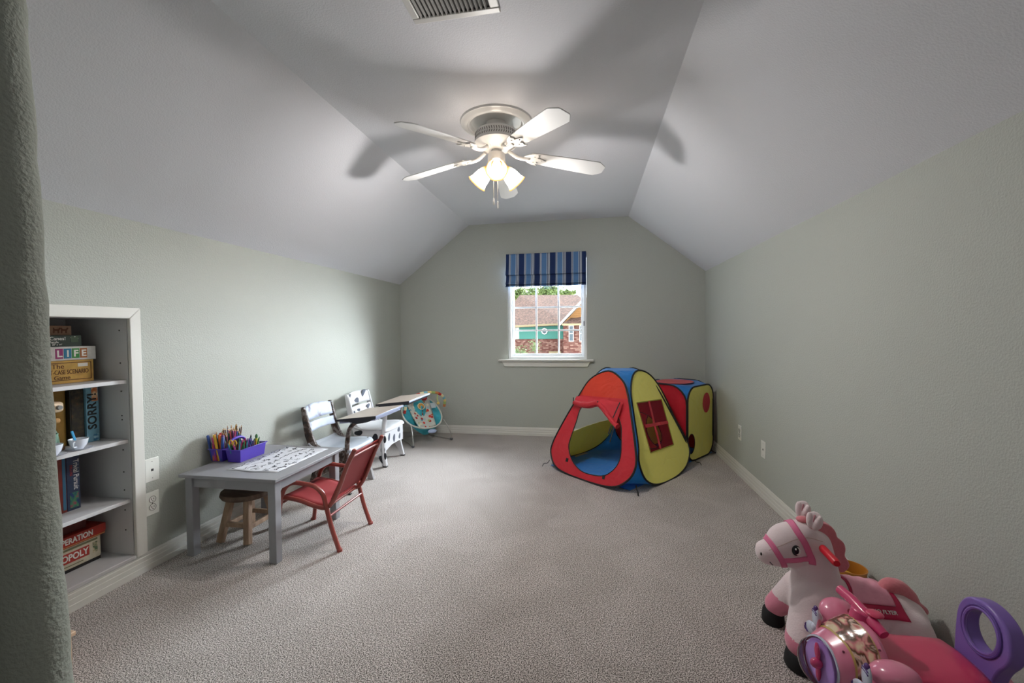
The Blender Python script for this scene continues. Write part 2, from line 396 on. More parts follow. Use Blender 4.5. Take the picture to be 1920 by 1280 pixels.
MB().add([(-6.6, 29.42, 1.38), (-1.6, 29.42, 1.56), (-1.6, 29.42, 1.68), (-6.6, 29.42, 1.52), (-6.6, 29.5, 1.38), (-1.6, 29.5, 1.56), (-1.6, 29.5, 1.68), (-6.6, 29.5, 1.52)], [(0, 1, 2, 3), (4, 7, 6, 5), (0, 4, 5, 1), (3, 2, 6, 7), (0, 3, 7, 4), (1, 5, 6, 2)]).build('gutter', m_cream, house)
# octagon window
f_ = MB().lathe([(.16, 0), (.16, .08), (.23, .08), (.23, 0)], (-3.07, 29.96, 1.14), (0, -1, 0), 8).build('octagon_window', m_white_ext, house)
MB().lathe([(0, .02), (.17, .02)], (-3.07, 29.96, 1.14), (0, -1, 0), 8).build('pane', m_dark_glass, f_)
def hwin(x0, x1, z0, z1, y, par, split=True):
    mb = MB(); ring(mb, x0, x1, z0, z1, .05, y-.06, y)
    if split: mb.b2((x0, y-.05, (z0+z1)/2-.03), (x1, y, (z0+z1)/2+.03))
    f = mb.build('window', m_white_ext, par); MB().b2((x0+.04, y-.02, z0+.04), (x1-.04, y-.005, z1-.04)).build('pane', m_dark_glass, f)
hwin(-5.5, -5.1, .55, 1.45, 29.98, house)
MB().b2((-2.75, 29.7, -.42), (-1.9, 29.9, -.27)).build('ledge', m_cream, house)
# brick wing with gable
MB().b2((-1.58, 27, -3), (2.2, 30, 1.58)).build('wing_wall', m_brick, house)
mb = MB(); mb.prism([(-1.65, 1.56), (2.2, 1.56), (.6, 3.9)], (0, 27.02, 0), (1, 0, 0), (0, 0, 1), (0, 3, 0)); mb.build('gable_wall', m_tan, house)
for k in range(12): MB().b2((-1.5+.125*k, 26.98, 1.58+.13*k), (1.9-.1*k, 27.02, 1.60+.13*k)).build('gable_board', m_tan, house)
mb = MB(); mb.bar((-1.85, 26.8, 1.50), (.6, 26.8, 4.03), .12, .35, (0, 1, 0)); mb.build('rake_board', m_white_ext, house)
mb = MB(); mb.add([(-1.9, 26.75, 1.55), (.6, 26.75, 4.12), (.6, 32, 4.12), (-1.9, 32, 1.55), (3.1, 26.75, 1.55), (3.1, 32, 1.55)], [(0, 1, 2, 3), (1, 4, 5, 2)]); mb.build('wing_roof', m_shingle, house)
mb = MB(); mb.add([(-1.6, 26.3, 1.60), (2.2, 26.3, 1.60), (2.2, 27, 2.25), (-1.1, 27, 1.95), (-1.6, 26.3, 1.5), (2.2, 26.3, 1.5)], [(0, 1, 2, 3), (0, 4, 5, 1), (0, 3, 4)]); mb.build('pent_roof', m_shingle, house)
MB().b2((-1.6, 26.24, 1.48), (2.2, 26.3, 1.60)).build('pent_gutter', m_cream, house)
hwin(-1.24, -.93, .48, 1.49, 27, house); hwin(-.58, -.2, .48, 1.49, 27, house)
struct('ground', MB().b2((-40, 5.4, -3.3), (40, 90, -3.02)), ramp_mat('pale_bounce_ground', [(.3, (176, 172, 164)), (.7, (196, 192, 184))], 3, 6, .95))  # out of view; made pale to bounce daylight up through the window

# foliage: leaf cards as real leaves gathered in clumps
m_leafA = ramp_mat('tree_leaves', [(.3, (66, 84, 44)), (.55, (104, 122, 66)), (.8, (150, 156, 92))], .9, 4, .8)
m_leafB = ramp_mat('bush_leaves', [(.3, (78, 96, 58)), (.55, (112, 130, 86)), (.8, (160, 168, 122))], 3, 4, .8)
m_bark = mat('tree_bark', (92, 76, 62), .9)
def crown(c, rx, ry, rz, n, size, seed):
    rd = random.Random(seed); mb = MB(); cl = [(rd.gauss(0, .42), rd.gauss(0, .42), rd.gauss(0, .4)) for _ in range(26)]
    for i in range(n):
        q = cl[i % 26]; p = Vector((c[0]+rx*(q[0]+rd.gauss(0, .16)), c[1]+ry*(q[1]+rd.gauss(0, .16)), c[2]+rz*(q[2]+rd.gauss(0, .16))))
        a = Vector((rd.gauss(0, 1), rd.gauss(0, 1), rd.gauss(0, 1))).normalized(); b_ = a.cross(Vector((rd.gauss(0, 1), rd.gauss(0, 1), rd.gauss(0, 1)))).normalized()
        s = size*rd.uniform(.6, 1.3); mb.add([p-a*s, p-b_*s*.5, p+a*s, p+b_*s*.5], [(0, 1, 2, 3)])
    return mb
for i, (x, zc, rx, rz_, lab) in enumerate([(-6.9, 4.7, 1.8, 1.1, 'leafy green tree behind the left end of the brown roof'), (-4.3, 4.9, 1.7, 1.1, 'leafy tree behind the middle of the brown roof ridge'), (-2.35, 4.75, 1.1, .9, 'smaller pale green tree behind the right part of the roof ridge')]):
    yT = 42+4*i
    t_ = empty('tree', (x*(1+.095*i), yT, -3), lab, 'tree', 'trees behind the neighbouring house')
    x *= 1+.095*i; zc = 1.2+(zc-1.2)*(1+.095*i)
    crown((x, yT, zc), rx, 1.2, rz_*.8, 4200, .13, i).build('foliage', m_leafA, t_)['kind'] = 'stuff'
    MB().tube([(x, yT, -3), (x+.1, yT, 1), (x, yT, 4.6)], [.35, .25, .1]).build('trunk', m_bark, t_)
bu = empty('bush', (-3.7, 24, -3), 'green bush in front of the brick wall below the green siding', 'shrub')
crown((-3.75, 24, -.65), .95, .8, 1.15, 5200, .06, 9).build('foliage', m_leafB, bu)['kind'] = 'stuff'
MB().tube([(-3.7, 24, -3), (-3.7, 24, -.4)], [.08, .03]).build('stem', m_bark, bu)

# ------------------------------------------------------------------ ceiling fan
FX, FY = -.53, 2.49
fan = empty('ceiling_fan', (FX, FY, HT), 'white five blade ceiling fan with three lit glass shades', 'ceiling fan')
m_fan = mat('white_fan_enamel', (225, 224, 222), .3, coat=.3)
m_fang = mat('shadowed_fan_grille', (190, 190, 190), .4)
c0 = (FX, FY, 0)
MB().lathe([(.145, HT), (.150, HT-.012), (.157, HT-.02), (.165, HT-.018), (.172, HT-.026), (.19, HT-.022), (.2, HT-.012), (.208, HT-.01), (.212, HT)], c0, n=64).build('ceiling_medallion', m_fan, fan, smooth=True)
MB().lathe([(.0, HT-.004), (.16, HT-.004)], c0, n=48).build('canopy_plate', m_fan, fan, smooth=True)
MB().lathe([(.058, HT-.004), (.058, HT-.05), (.0, HT-.05)], c0, n=40).build('canopy', m_fan, fan, smooth=True)
zt, zb_ = 2.372, 2.308
MB().lathe([(0, zt+.004), (.10, zt), (.120, zt-.006), (.125, zt-.015), (.125, zb_+.008), (.128, zb_), (.128, zb_-.006)], c0, n=64).build('motor_housing', m_fan, fan, smooth=True)
vents = MB()
for k in range(56):
    a = 2*PI*k/56; p = Vector((FX+(.1255)*math.cos(a), FY+.1255*math.sin(a), (zt+zb_)/2-.004)); q = Quaternion((0, 0, 1), a).to_matrix()
    vents.box(p+Vector((0, 0, .008)), (.002, .0045, .016), q @ Matrix.Rotation(R(14), 3, 'X')); vents.box(p-Vector((0, 0, .011)), (.002, .0045, .014), q @ Matrix.Rotation(R(-20), 3, 'X'))
v_ = vents.build('vent_slots', mat('dark_vent_slot', (120, 118, 115), .7), fan); v_['kind'] = 'stuff'
fly = MB().lathe([(.128, zb_-.004), (.112, zb_-.02), (.085, zb_-.036), (.062, zb_-.046), (.0, zb_-.046)], c0, n=64).build('motor_plate', m_fan, fan, smooth=True)
for k in range(30):
    a = 2*PI*k/30; d = Vector((math.cos(a), math.sin(a), 0)); MB().bar(Vector(c0)+d*.1+Vector((0, 0, zb_-.024)), Vector(c0)+d*.07+Vector((0, 0, zb_-.045)), .006, .004).build('rib', m_fan, fly, bevel=.0015)
MB().lathe([(.028, 2.265), (.03, 2.248), (.048, 2.242), (.052, 2.232), (.052, 2.185), (.048, 2.172), (.03, 2.162), (0, 2.16)], c0, n=40).build('light_fitter', m_fan, fan, smooth=True)
m_blade = mat('white_fan_blade', (228, 228, 228), .45)
for k in range(5):
    a = R(21.6+72*k); d = Vector((math.cos(a), math.sin(a), 0)); sd = Vector((-math.sin(a), math.cos(a), 0)); tilt = R(13)
    sdt = (sd*math.cos(tilt)-Vector((0, 0, 1))*math.sin(tilt)); nrm = d.cross(sdt)
    o = Vector((FX, FY, 2.235))
    # blade, tapered paddle with clipped tip, sags slightly outwards
    def P(u, w): return o+d*u+sdt*w+Vector((0, 0, -.045*(u-.17)/.5))
    pts = [(.205, -.045), (.3, -.052), (.45, -.06), (.6, -.066), (.625, -.066), (.668, -.034), (.672, -.028), (.672, .028), (.668, .034), (.625, .066), (.6, .066), (.45, .06), (.3, .052), (.205, .045)]
    a_ = [P(*p) for p in pts]; b_ = [p+nrm*.006 for p in a_]; n = len(pts); ctr = [P(.43, 0), P(.43, 0)+nrm*.006]
    mb = MB(); mb.add(a_+b_, [tuple(range(n))[::-1], tuple(range(n, 2*n))]+[(i, (i+1) % n, n+(i+1) % n, n+i) for i in range(n)])
    mb.build('blade', m_blade, fan, bevel=.0015, seg=1)
    # ornate blade iron
    mb = MB(); o2 = Vector((FX, FY, 2.262))
    mb.tube(spline([o2+d*.075, o2+d*.12-Vector((0, 0, .028)), o2+d*.16-Vector((0, 0, .036)), P(.2, 0)-nrm*.006], 5), [.012]*15+[.009], 8)
    def Q(u, w): return P(u, w)-nrm*.007
    ir = [(.165, -.012), (.19, -.035), (.215, -.05), (.26, -.058), (.245, -.044), (.255, -.03), (.245, -.018), (.285, -.008), (.3, 0), (.285, .008), (.245, .018), (.255, .03), (.245, .044), (.26, .058), (.215, .05), (.19, .035), (.165, .012)]
    a_ = [Q(*p) for p in ir]; b_ = [p+nrm*.006 for p in a_]; n = len(ir)
    mb.add(a_+b_, [tuple(range(n))[::-1], tuple(range(n, 2*n))]+[(i, (i+1) % n, n+(i+1) % n, n+i) for i in range(n)])
    io = mb.build('blade_iron', m_fan, fan, bevel=.002)
    for u, w in ((.225, -.025), (.225, .025), (.27, 0)): MB().ell(Q(u, w)-nrm*.001, (.005, .005, .003)).build('screw', m_fan, io, smooth=True)
# lamp shades
m_shade = bpy.data.materials.new('lit_amber_glass_shade'); m_shade.use_nodes = True; N, L = m_shade.node_tree.nodes, m_shade.node_tree.links; N.remove(N['Principled BSDF'])
em = N.new('ShaderNodeEmission'); at = N.new('ShaderNodeVertexColor'); at.layer_name = 'glow'
rp = N.new('ShaderNodeValToRGB'); rp.color_ramp.elements[0].color = (1, .50, .13, 1); rp.color_ramp.elements[1].color = (1, .92, .82, 1); rp.color_ramp.elements[1].position = .8
mr = N.new('ShaderNodeMapRange'); mr.inputs[3].default_value = .8; mr.inputs[4].default_value = SHADE_L
L.new(at.outputs[0], rp.inputs[0]); L.new(at.outputs[0], mr.inputs[0]); L.new(rp.outputs[0], em.inputs[0]); L.new(mr.outputs[0], em.inputs[1]); L.new(em.outputs[0], N['Material Output'].inputs[0])
m_bulb = bpy.data.materials.new('lit_bulb'); m_bulb.use_nodes = True; N, L = m_bulb.node_tree.nodes, m_bulb.node_tree.links; N.remove(N['Principled BSDF'])
em = N.new('ShaderNodeEmission'); em.inputs[0].default_value = (1, .86, .68, 1); em.inputs[1].default_value = SHADE_L*1.3; L.new(em.outputs[0], N['Material Output'].inputs[0])
view_az = math.atan2(-FY, -FX)
for k, az in enumerate((view_az, view_az+R(120), view_az-R(120))):
    d = Vector((math.cos(az), math.sin(az), -.85 if k else -.80)).normalized(); st_ = Vector((FX, FY, 2.182))+Vector((math.cos(az), math.sin(az), 0))*.035
    arm = MB().tube([st_, st_+d*.03], .016, 14).build('lamp_socket', m_fan, fan, smooth=True)
    s0 = st_+d*.022
    prof = [(.022, 0), (.027, .008), (.036, .025), (.044, .05), (.048, .075), (.05, .095), (.055, .112), (.06, .118)]
    sh = MB().lathe(prof, s0, d, 32, wob=lambda i, a: 1+(.05*abs(math.cos(3*a)) if i > 5 else 0)).build('lamp_shade', m_shade, fan, smooth=True)
    vc = sh.data.color_attributes.new('glow', 'FLOAT_COLOR', 'POINT')
    for i, v in enumerate(sh.data.vertices):
        h = prof[i//32][1]; g = (min(1, max(0, (h-.002)/.05))*min(1, max(0, (.122-h)/.03)))**2.2; vc.data[i].color = (g, g, g, 1)
    ld = bpy.data.lights.new('bulb_light', 'AREA'); ld.shape = 'DISK'; ld.size = .09; ld.energy = MOUTH_W; ld.spread = R(168); ld.color = (1, .965, .93)
    lo = bpy.data.objects.new('bulb_light', ld); COL.objects.link(lo); lo.location = s0+d*.119; lo.rotation_euler = d.to_track_quat('-Z', 'Y').to_euler()
    MB().ell(s0+d*.055, (.026, .026, .032)).build('light_bulb', m_bulb, fan, smooth=True)
for dx, zz in ((-.012, 1.975), (.012, 1.955)):
    bx_ = FX+dx; by_ = FY-.035; ch = MB().cyl((bx_, by_, 2.17), (bx_, by_, zz), .0012, n=6).build('pull_chain', mat('brass_chain', (190, 180, 160), .4), fan)
    MB().lathe([(0, 0), (.0035, -.002), (.006, -.016), (.0065, -.034), (.004, -.042), (0, -.043)], (bx_, by_, zz), n=14).build('pull_knob', m_fan, ch, smooth=True)

# ceiling vent
vent = empty('ceiling_vent', (-.5, 1.45, HT), 'white rectangular air return grille in the flat ceiling', 'vent')
VX0, VX1, VY0, VY1 = -.672, -.325, 1.33, 1.634
m_vent = mat('white_vent_metal', (208, 207, 205), .4)
mb = MB()
for (lo, hi) in (((VX0, VY1-.03, HT-.008), (VX1, VY1, HT)), ((VX0, VY0, HT-.008), (VX1, VY0+.03, HT)), ((VX0, VY0+.03, HT-.008), (VX0+.03, VY1-.03, HT)), ((VX1-.036, VY0+.03, HT-.008), (VX1, VY1-.03, HT))): mb.b2(lo, hi)
mb.build('vent_frame', m_vent, vent, bevel=.004)
MB().b2((VX0+.025, VY0+.025, HT-.002), (VX1-.03, VY1-.025, HT-.0005)).build('vent_cavity', mat('dark_duct', (34, 32, 30), .9), vent)
for k in range(16):
    x = VX0+.04+k*.0171; MB().box((x, (VY0+VY1)/2, HT-.006), (.0015, VY1-VY0-.062, .011), Matrix.Rotation(R(28), 3, 'Y')).build('slat', m_vent, vent)

# ------------------------------------------------------------------ wall plates
m_plate = mat('white_wall_plate', (222, 222, 216), .35); m_slot = mat('dark_slot', (40, 38, 36), .6)
def plate(y, z, xw, s, label, kind):
    p = empty('wall_plate', (xw, y, z), label, 'wall plate')
    MB().b2((xw, y-.036, z-.06), (xw+s*.006, y+.036, z+.06)).build('cover_plate', m_plate, p, bevel=.003, seg=3)
    if kind == 'outlet':
        for dz in (-.02, .02):
            o = MB().lathe([(0, .0085), (.0155, .0085), (.017, .006)], (xw, y, z+dz), (s, 0, 0), 24).build('socket', m_plate, p, smooth=True)
            MB().b2((xw+s*.0083, y-.007, z+dz-.002), (xw+s*.0095, y-.005, z+dz+.007)).b2((xw+s*.0083, y+.005, z+dz-.001), (xw+s*.0095, y+.007, z+dz+.006)).b2((xw+s*.0083, y-.002, z+dz-.010), (xw+s*.0095, y+.002, z+dz-.006)).build('slot', m_slot, o)
            MB().tube([(xw+s*.0088, y+.0165*math.cos(a*.35), z+dz+.0165*math.sin(a*.35)) for a in range(18)], .0009, 5, closed=True).build('socket_rim', m_slot, o)
        MB().ell((xw+s*.0065, y, z), (.001, .003, .003)).build('screw', m_slot, p)
    else:
        for dz in (-.042, .042): MB().ell((xw+s*.0062, y, z+dz), (.001, .0025, .0025)).build('screw', mat('steel_screw', (150, 148, 140), .4), p)
        MB().b2((xw+s*.0055, y-.006, z-.007), (xw+s*.0068, y+.006, z+.005)).build('jack', m_slot, p)
plate(1.812, .331, XL, 1, 'white duplex power outlet beside the bookcase trim', 'outlet')
plate(1.817, .503, XL, 1, 'white phone jack plate above the power outlet by bookcase', 'jack')
plate(3.74, .348, XR, -1, 'white power outlet on right wall nearest the play tent', 'outlet')
plate(3.262, .343, XR, -1, 'white jack plate on right wall between tent outlet and horse', 'jack')

# ------------------------------------------------------------------ built-in bookcase
bc = empty('bookcase', (XL, 1.35, .1), 'white built-in bookcase recessed in the left wall with four shelves', 'bookcase')
XBk = -2.60
MB().b2((XBk-.02, BY0-.02, BZ0-.02), (XBk, BY1+.02, BZ1+.02)).build('back_panel', m_trim2, bc)
MB().b2((XBk, BY1, BZ0-.02), (XL-.003, BY1+.02, BZ1+.02)).build('side_panel', m_trim2, bc)
MB().b2((XBk, BY0-.02, BZ0-.02), (XL-.003, BY0, BZ1+.02)).build('side_panel', m_trim2, bc)
MB().b2((XBk, BY0, BZ1), (XL-.003, BY1, BZ1+.02)).build('top_panel', m_trim2, bc)
MB().b2((XBk, BY0, BZ0-.02), (XL+.012, BY1, BZ0)).build('bottom_shelf', m_trim2, bc, bevel=.003)
for z in (.978, .684, .388): MB().b2((XBk, BY0, z-.018), (XL-.012, BY1-.001, z)).build('shelf', m_trim2, bc, bevel=.0015)
for z in (1.22, 1.06, .92, .80, .78, .63, .52, .43, .33, .23): MB().cyl((-2.27, BY1-.0015, z), (-2.27, BY1+.002, z), .0035, n=10).build('peg_hole', m_slot, bc)
tw = .052
def trim_piece(pl_):
    MB().prism(pl_, (XL, 0, 0), (0, 1, 0), (0, 0, 1), (.017, 0, 0)).build('face_trim', m_trim, bc, bevel=.003)
trim_piece([(BY1, BZ0-.015), (BY1+tw, BZ0-.015), (BY1+tw, BZ1+tw), (BY1, BZ1)])
trim_piece([(BY0, BZ1), (BY1, BZ1), (BY1+tw, BZ1+tw), (BY0-tw, BZ1+tw)])
trim_piece([(BY0-tw, BZ0-.015), (BY0, BZ0-.015), (BY0, BZ1), (BY0-tw, BZ1+tw)])

# ---- games on the shelves; fronts face +x
def gbox(name, y0, y1, z0, z1, x, dep, col, label, side=None, rz=0, cat='board game', lid=None, rough=.5, band=None):
    e = empty(name, (x, y1, z0), label, cat, rz=0)
    m = mat('card_'+label.replace(' ', '_')[:40], col, rough, var=(30, .12))
    h = z1-z0
    if lid is None:
        MB().b2((x-dep, y0, z0), (x, y1, z1)).build('box', m, e, bevel=.0015)
    else:
        MB().b2((x-dep+.001, y0+.002, z0), (x-.0015, y1-.002, z1-.004)).build('box_base', m, e, bevel=.001)
        MB().b2((x-dep, y0, z0+h*lid), (x, y1, z1)).build('box_lid', m, e, bevel=.0015)
    return e
rr, uu = (0, 1, 0), (0, 0, 1); nx_ = .0008
white = mat('white_print', (232, 230, 226), .5); black = mat('black_print', (28, 28, 30), .5); redp = mat('red_print', (170, 50, 42), .5); gold = mat('gold_print', (196, 160, 92), .5); brownp = mat('brown_print', (92, 52, 28), .5)
Xf = -2.36
e = gbox('game_box', 1.33, 1.67, .979, 1.083, Xf, .2, (200, 160, 84), 'tan survival game box at the bottom of the top shelf stack')
mb = MB(); ring(mb, 0, 1, 0, 1, .1, 0, 1)
fr_ = MB()
for lo, hi in (((Xf, 1.34, .992), (Xf+.001, 1.66, .995)), ((Xf, 1.34, 1.071), (Xf+.001, 1.66, 1.074)), ((Xf, 1.657, .992), (Xf+.001, 1.66, 1.074))): fr_.b2(lo, hi)
fr_.build('printed_border', brownp, e)
text('The', .030, (Xf+nx_, 1.505, 1.057), rr, uu, brownp, e); text('WORST-CASE SCENARIO', .029, (Xf+nx_, 1.648, 1.03), rr, uu, brownp, e, align='RIGHT', sx=.62); text('Survival Game', .026, (Xf+nx_, 1.575, 1.005), rr, uu, brownp, e, align='RIGHT')
MB().b2((Xf, 1.605, 1.052), (Xf+.0015, 1.645, 1.068)).build('price_sticker', white, e)
e = gbox('game_box', 1.30, 1.678, 1.0845, 1.147, Xf+.005, .2, (206, 204, 202), 'white game box with rainbow LIFE letters on the top shelf')
for i, (ch, c) in enumerate(zip('LIFE', ((150, 50, 110), (40, 120, 160), (60, 140, 70), (170, 100, 50)))):
    y = 1.518+i*.0315; MB().b2((Xf+.005, y, 1.093), (Xf+.0065, y+.028, 1.138)).build('letter_tile', mat('tile_%d' % i, c, .5), e)
    text(ch, .042, (Xf+.0072, y+.014, 1.114), rr, uu, white, e, align='CENTER', bold=.0012)
text('THE GAME OF', .018, (Xf+.006, 1.505, 1.102), rr, uu, black, e, align='RIGHT')
e = gbox('game_box', 1.31, 1.624, 1.148, 1.199, Xf, .19, (38, 52, 46), 'dark green puzzle box lying on the white letter game box')
text('Candy Canes!', .022, (Xf+nx_, 1.562, 1.184), rr, uu, white, e, align='RIGHT'); text('Jigsaw Puzzle', .014, (Xf+nx_, 1.535, 1.168), rr, uu, white, e, align='RIGHT'); text('1000 pieces  20" x 14"', .010, (Xf+nx_, 1.548, 1.157), rr, uu, white, e, align='RIGHT')
MB().b2((Xf, 1.58, 1.167), (Xf+.0015, 1.61, 1.194)).build('picture_patch', ramp_mat('puzzle_patch', [(.4, (60, 80, 60)), (.6, (220, 225, 215))], 60, 2, const=True), e)
e = gbox('game_box', 1.32, 1.592, 1.2, 1.243, Xf-.01, .18, (146, 112, 90), 'brown box with two dark dog shapes, top of the stack')
text('SCOTTY', .026, (Xf-.0092, 1.50, 1.222), rr, uu, redp, e, align='RIGHT')
dog = [(0, 0), (.004, 0), (.005, .01), (.016, .01), (.017, 0), (.021, 0), (.022, .012), (.028, .022), (.024, .026), (.019, .019), (.006, .019), (.0, .026)]
for y in (1.523, 1.552): MB().prism([(a, b_) for a, b_ in dog], (Xf-.01, y, 1.209), (0, 1, 0), (0, 0, 1), (.0012, 0, 0)).build('printed_dog', brownp, e)
# second shelf, upright
z0 = .685
e = gbox('game_box', 1.633, 1.687, z0, .955, Xf, .2, (110, 156, 178), 'light blue game box standing on its end with SORRY lettering')
text('SORRY!', .052, (Xf+nx_, 1.658, .745), (0, 0, 1), (0, -1, 0), black, e, bold=.0012, sx=1.0)
MB().b2((Xf, 1.656, .88), (Xf+.0012, 1.682, .945)).build('printed_panel', ramp_mat('orange_print', [(.4, (200, 110, 60)), (.6, (226, 200, 160))], 50, 2), e)
MB().b2((Xf, 1.66, .688), (Xf+.0012, 1.68, .72)).build('printed_panel', ramp_mat('blue_print', [(.4, (60, 120, 160)), (.6, (170, 210, 220))], 50, 2), e)
e = gbox('game_box', 1.574, 1.631, z0, .958, Xf-.01, .2, (34, 34, 30), 'near black game box standing left of the light blue one')
MB().b2((Xf-.01, 1.58, .70), (Xf-.0088, 1.627, .94)).build('printed_cover', ramp_mat('dark_foliage_print', [(.4, (26, 27, 24)), (.6, (60, 52, 38)), (.75, (96, 60, 40))], 45, 4), e)
e = gbox('game_box', 1.50, 1.572, z0, .945, Xf-.03, .17, (146, 112, 48), 'mustard yellow box standing behind the toy mixer')
e = gbox('game_box', 1.42, 1.498, z0, .93, Xf-.04, .16, (70, 58, 44), 'dark brown box standing left of the mustard box')
# toy mixer (wood)
mxr = empty('toy_mixer', (-2.29, 1.44, z0), 'wooden toy mixer with mint stand and grey dial on the second shelf', 'toy')
wood_l = mat('pale_toy_wood', (206, 180, 150), .5, var=(12, .08)); mint = mat('mint_paint', (140, 178, 160), .5)
MB().b2((-2.375, 1.36, .858), (-2.305, 1.515, .905)).build('mixer_head', wood_l, mxr, bevel=.015, seg=4)
MB().lathe([(0, .012), (.009, .012), (.01, 0)], (-2.305, 1.49, .881), (1, 0, 0)).build('dial', mat('grey_dial', (130, 130, 132), .4), mxr, smooth=True)
MB().cyl((-2.335, 1.44, .825), (-2.335, 1.51, .818), .011, n=16).build('dowel_handle', mat('honey_wood', (190, 146, 92), .5), mxr, bevel=.004)
MB().tube(spline([(-2.345, 1.475, .86), (-2.345, 1.48, .81), (-2.345, 1.50, .76), (-2.345, 1.51, .70)], 5), .008, 10).build('mixer_stand', mint, mxr, smooth=True)
MB().lathe([(0, .0), (.03, 0), (.045, .02), (.05, .06), (.047, .06), (.042, .022), (0, .006)], (-2.34, 1.45, .706)).build('mixer_bowl', mint, mxr, smooth=True)
MB().b2((-2.39, 1.37, z0), (-2.318, 1.52, .705)).build('mixer_base', mat('walnut_wood', (150, 108, 80), .5, var=(10, .2)), mxr, bevel=.004)
china = mat('white_porcelain', (225, 228, 238), .15, coat=.5)
def cup(x, y, lab1, lab2, spoon=False):
    s_ = MB().lathe([(0, .003), (.026, .003), (.045, .009), (.0465, .011), (.026, .006), (0, .006)], (x, y, z0-.007+.0005), n=36).build('saucer', china, None, smooth=True)
    s_.location.z += 0; tag(s_, lab2, 'saucer')
    c = empty('teacup', (x, y, z0), lab1, 'cup'); zb = z0+.0005
    MB().lathe([(0, 0), (.016, 0), (.018, .004), (.028, .018), (.033, .038), (.0345, .046), (.033, .046), (.030, .036), (.024, .018), (0, .008)], (x, y, zb), n=36).build('cup_body', china, c, smooth=True)
    MB().tube(spline([(x+.018, y-.026, zb+.038), (x+.03, y-.04, zb+.036), (x+.03, y-.04, zb+.018), (x+.016, y-.02, zb+.014)], 5), .003, 8).build('handle', china, c, smooth=True)
    if spoon:
        sp_ = MB().bar((x, y-.005, zb+.012), (x-.004, y-.022, zb+.085), .010, .004, (1, 0, 0)).build('toy_spoon', mat('blue_plastic', (50, 150, 200), .4), None, bevel=.002)
        tag(sp_, 'blue toy spoon standing in the white teacup', 'spoon')
cup(-2.275, 1.54, 'white toy teacup with a blue spoon on the second shelf', 'white saucer under the teacup with the blue spoon', True)
cup(-2.262, 1.435, 'white toy teacup without spoon, half hidden by the near wall', 'white saucer under the half hidden teacup')
# third shelf
z0 = .3885
e = gbox('game_box', 1.547, 1.598, z0+.0, .655, Xf, .2, (44, 56, 84), 'dark blue trivia box standing on third shelf with curly lettering')
text('Trivial Pursuit', .031, (Xf+nx_, 1.582, .622), (0, 0, -1), (0, 1, 0), white, e, sx=.8)
text('DELUXE', .014, (Xf+nx_, 1.563, .60), (0, 0, -1), (0, 1, 0), redp, e)
MB().b2((Xf, 1.556, .40), (Xf+.001, 1.59, .47)).build('printed_cover', ramp_mat('swirl_print', [(.4, (34, 60, 110)), (.55, (60, 130, 90)), (.7, (150, 60, 90))], 40, 3), e)
e = gbox('game_box', 1.50, 1.545, z0, .66, Xf, .2, (120, 44, 36), 'dark red box standing left of the dark blue trivia box')
MB().b2((Xf, 1.53, .40), (Xf+.001, 1.542, .64)).build('printed_stripe', mat('teal_stripe', (50, 100, 130), .5), e)
e = gbox('game_box', 1.44, 1.498, z0, .65, Xf, .2, (60, 60, 64), 'grey box at the hidden end of the third shelf')
# bottom shelf, stacked flat
z0 = .1085
e = gbox('game_box', 1.31, 1.674, z0, .226, Xf, .2, (196, 188, 168), 'cream and red property game box at bottom of lowest shelf', lid=.16)
MB().b2((Xf-.001, 1.31, z0), (Xf+.0006, 1.672, z0+.014)).build('box_edge', black, e)
MB().b2((Xf, 1.33, .15), (Xf+.0008, 1.625, .197)).build('red_banner', redp, e)
text('MONOPOLY', .042, (Xf+.0015, 1.62, .173), rr, uu, white, e, align='RIGHT', sx=.78, bold=.001)
MB().b2((Xf, 1.33, .208), (Xf+.0008, 1.66, .217)).build('printed_stripe', mat('olive_stripe', (110, 110, 80), .5), e)
MB().b2((Xf, 1.34, .134), (Xf+.0008, 1.60, .138)).build('printed_stripe', mat('olive_stripe', (110, 110, 80), .5), e)
MB().b2((Xf, 1.64, .15), (Xf+.0008, 1.66, .2)).build('picture_patch', ramp_mat('street_print', [(.4, (90, 110, 80)), (.6, (206, 190, 160))], 70, 2), e)
e = gbox('game_box', 1.30, 1.69, .2265, .278, Xf+.012, .2, (164, 46, 36), 'red game box with white OPERATION lettering on the lowest shelf', lid=.3)
text('OPERATION', .036, (Xf+.0128, 1.635, .254), rr, uu, white, e, align='RIGHT', sx=.74, bold=.001)
MB().b2((Xf+.012, 1.31, .231), (Xf+.0128, 1.685, .2335)).build('printed_stripe', gold, e)
e = gbox('game_box', 1.30, 1.63, .2785, .318, Xf-.02, .18, (92, 34, 32), 'dark maroon game box lying on top of the red one')

# small light wood cabinet corner behind the near wall
cab = empty('wooden_stand', (-1.9, 1.15, 0), 'small pale wooden stand low on the carpet behind the near wall', 'stand')
m_pale = mat('pale_pine', (200, 168, 140), .5, var=(6, .08))
MB().b2((-2.19, .98, .185), (-1.715, 1.135, .2)).build('stand_top', m_pale, cab, bevel=.003)
for x in (-2.17, -1.730): 
    for y in (.99, 1.10): MB().b2((x-.012, y, 0), (x+.012, y+.024, .185)).build('leg', m_pale, cab, bevel=.002)
MB().b2((-2.16, 1.115, .02), (-1.755, 1.125, .18)).build('front_panel', m_pale, cab, bevel=.002)

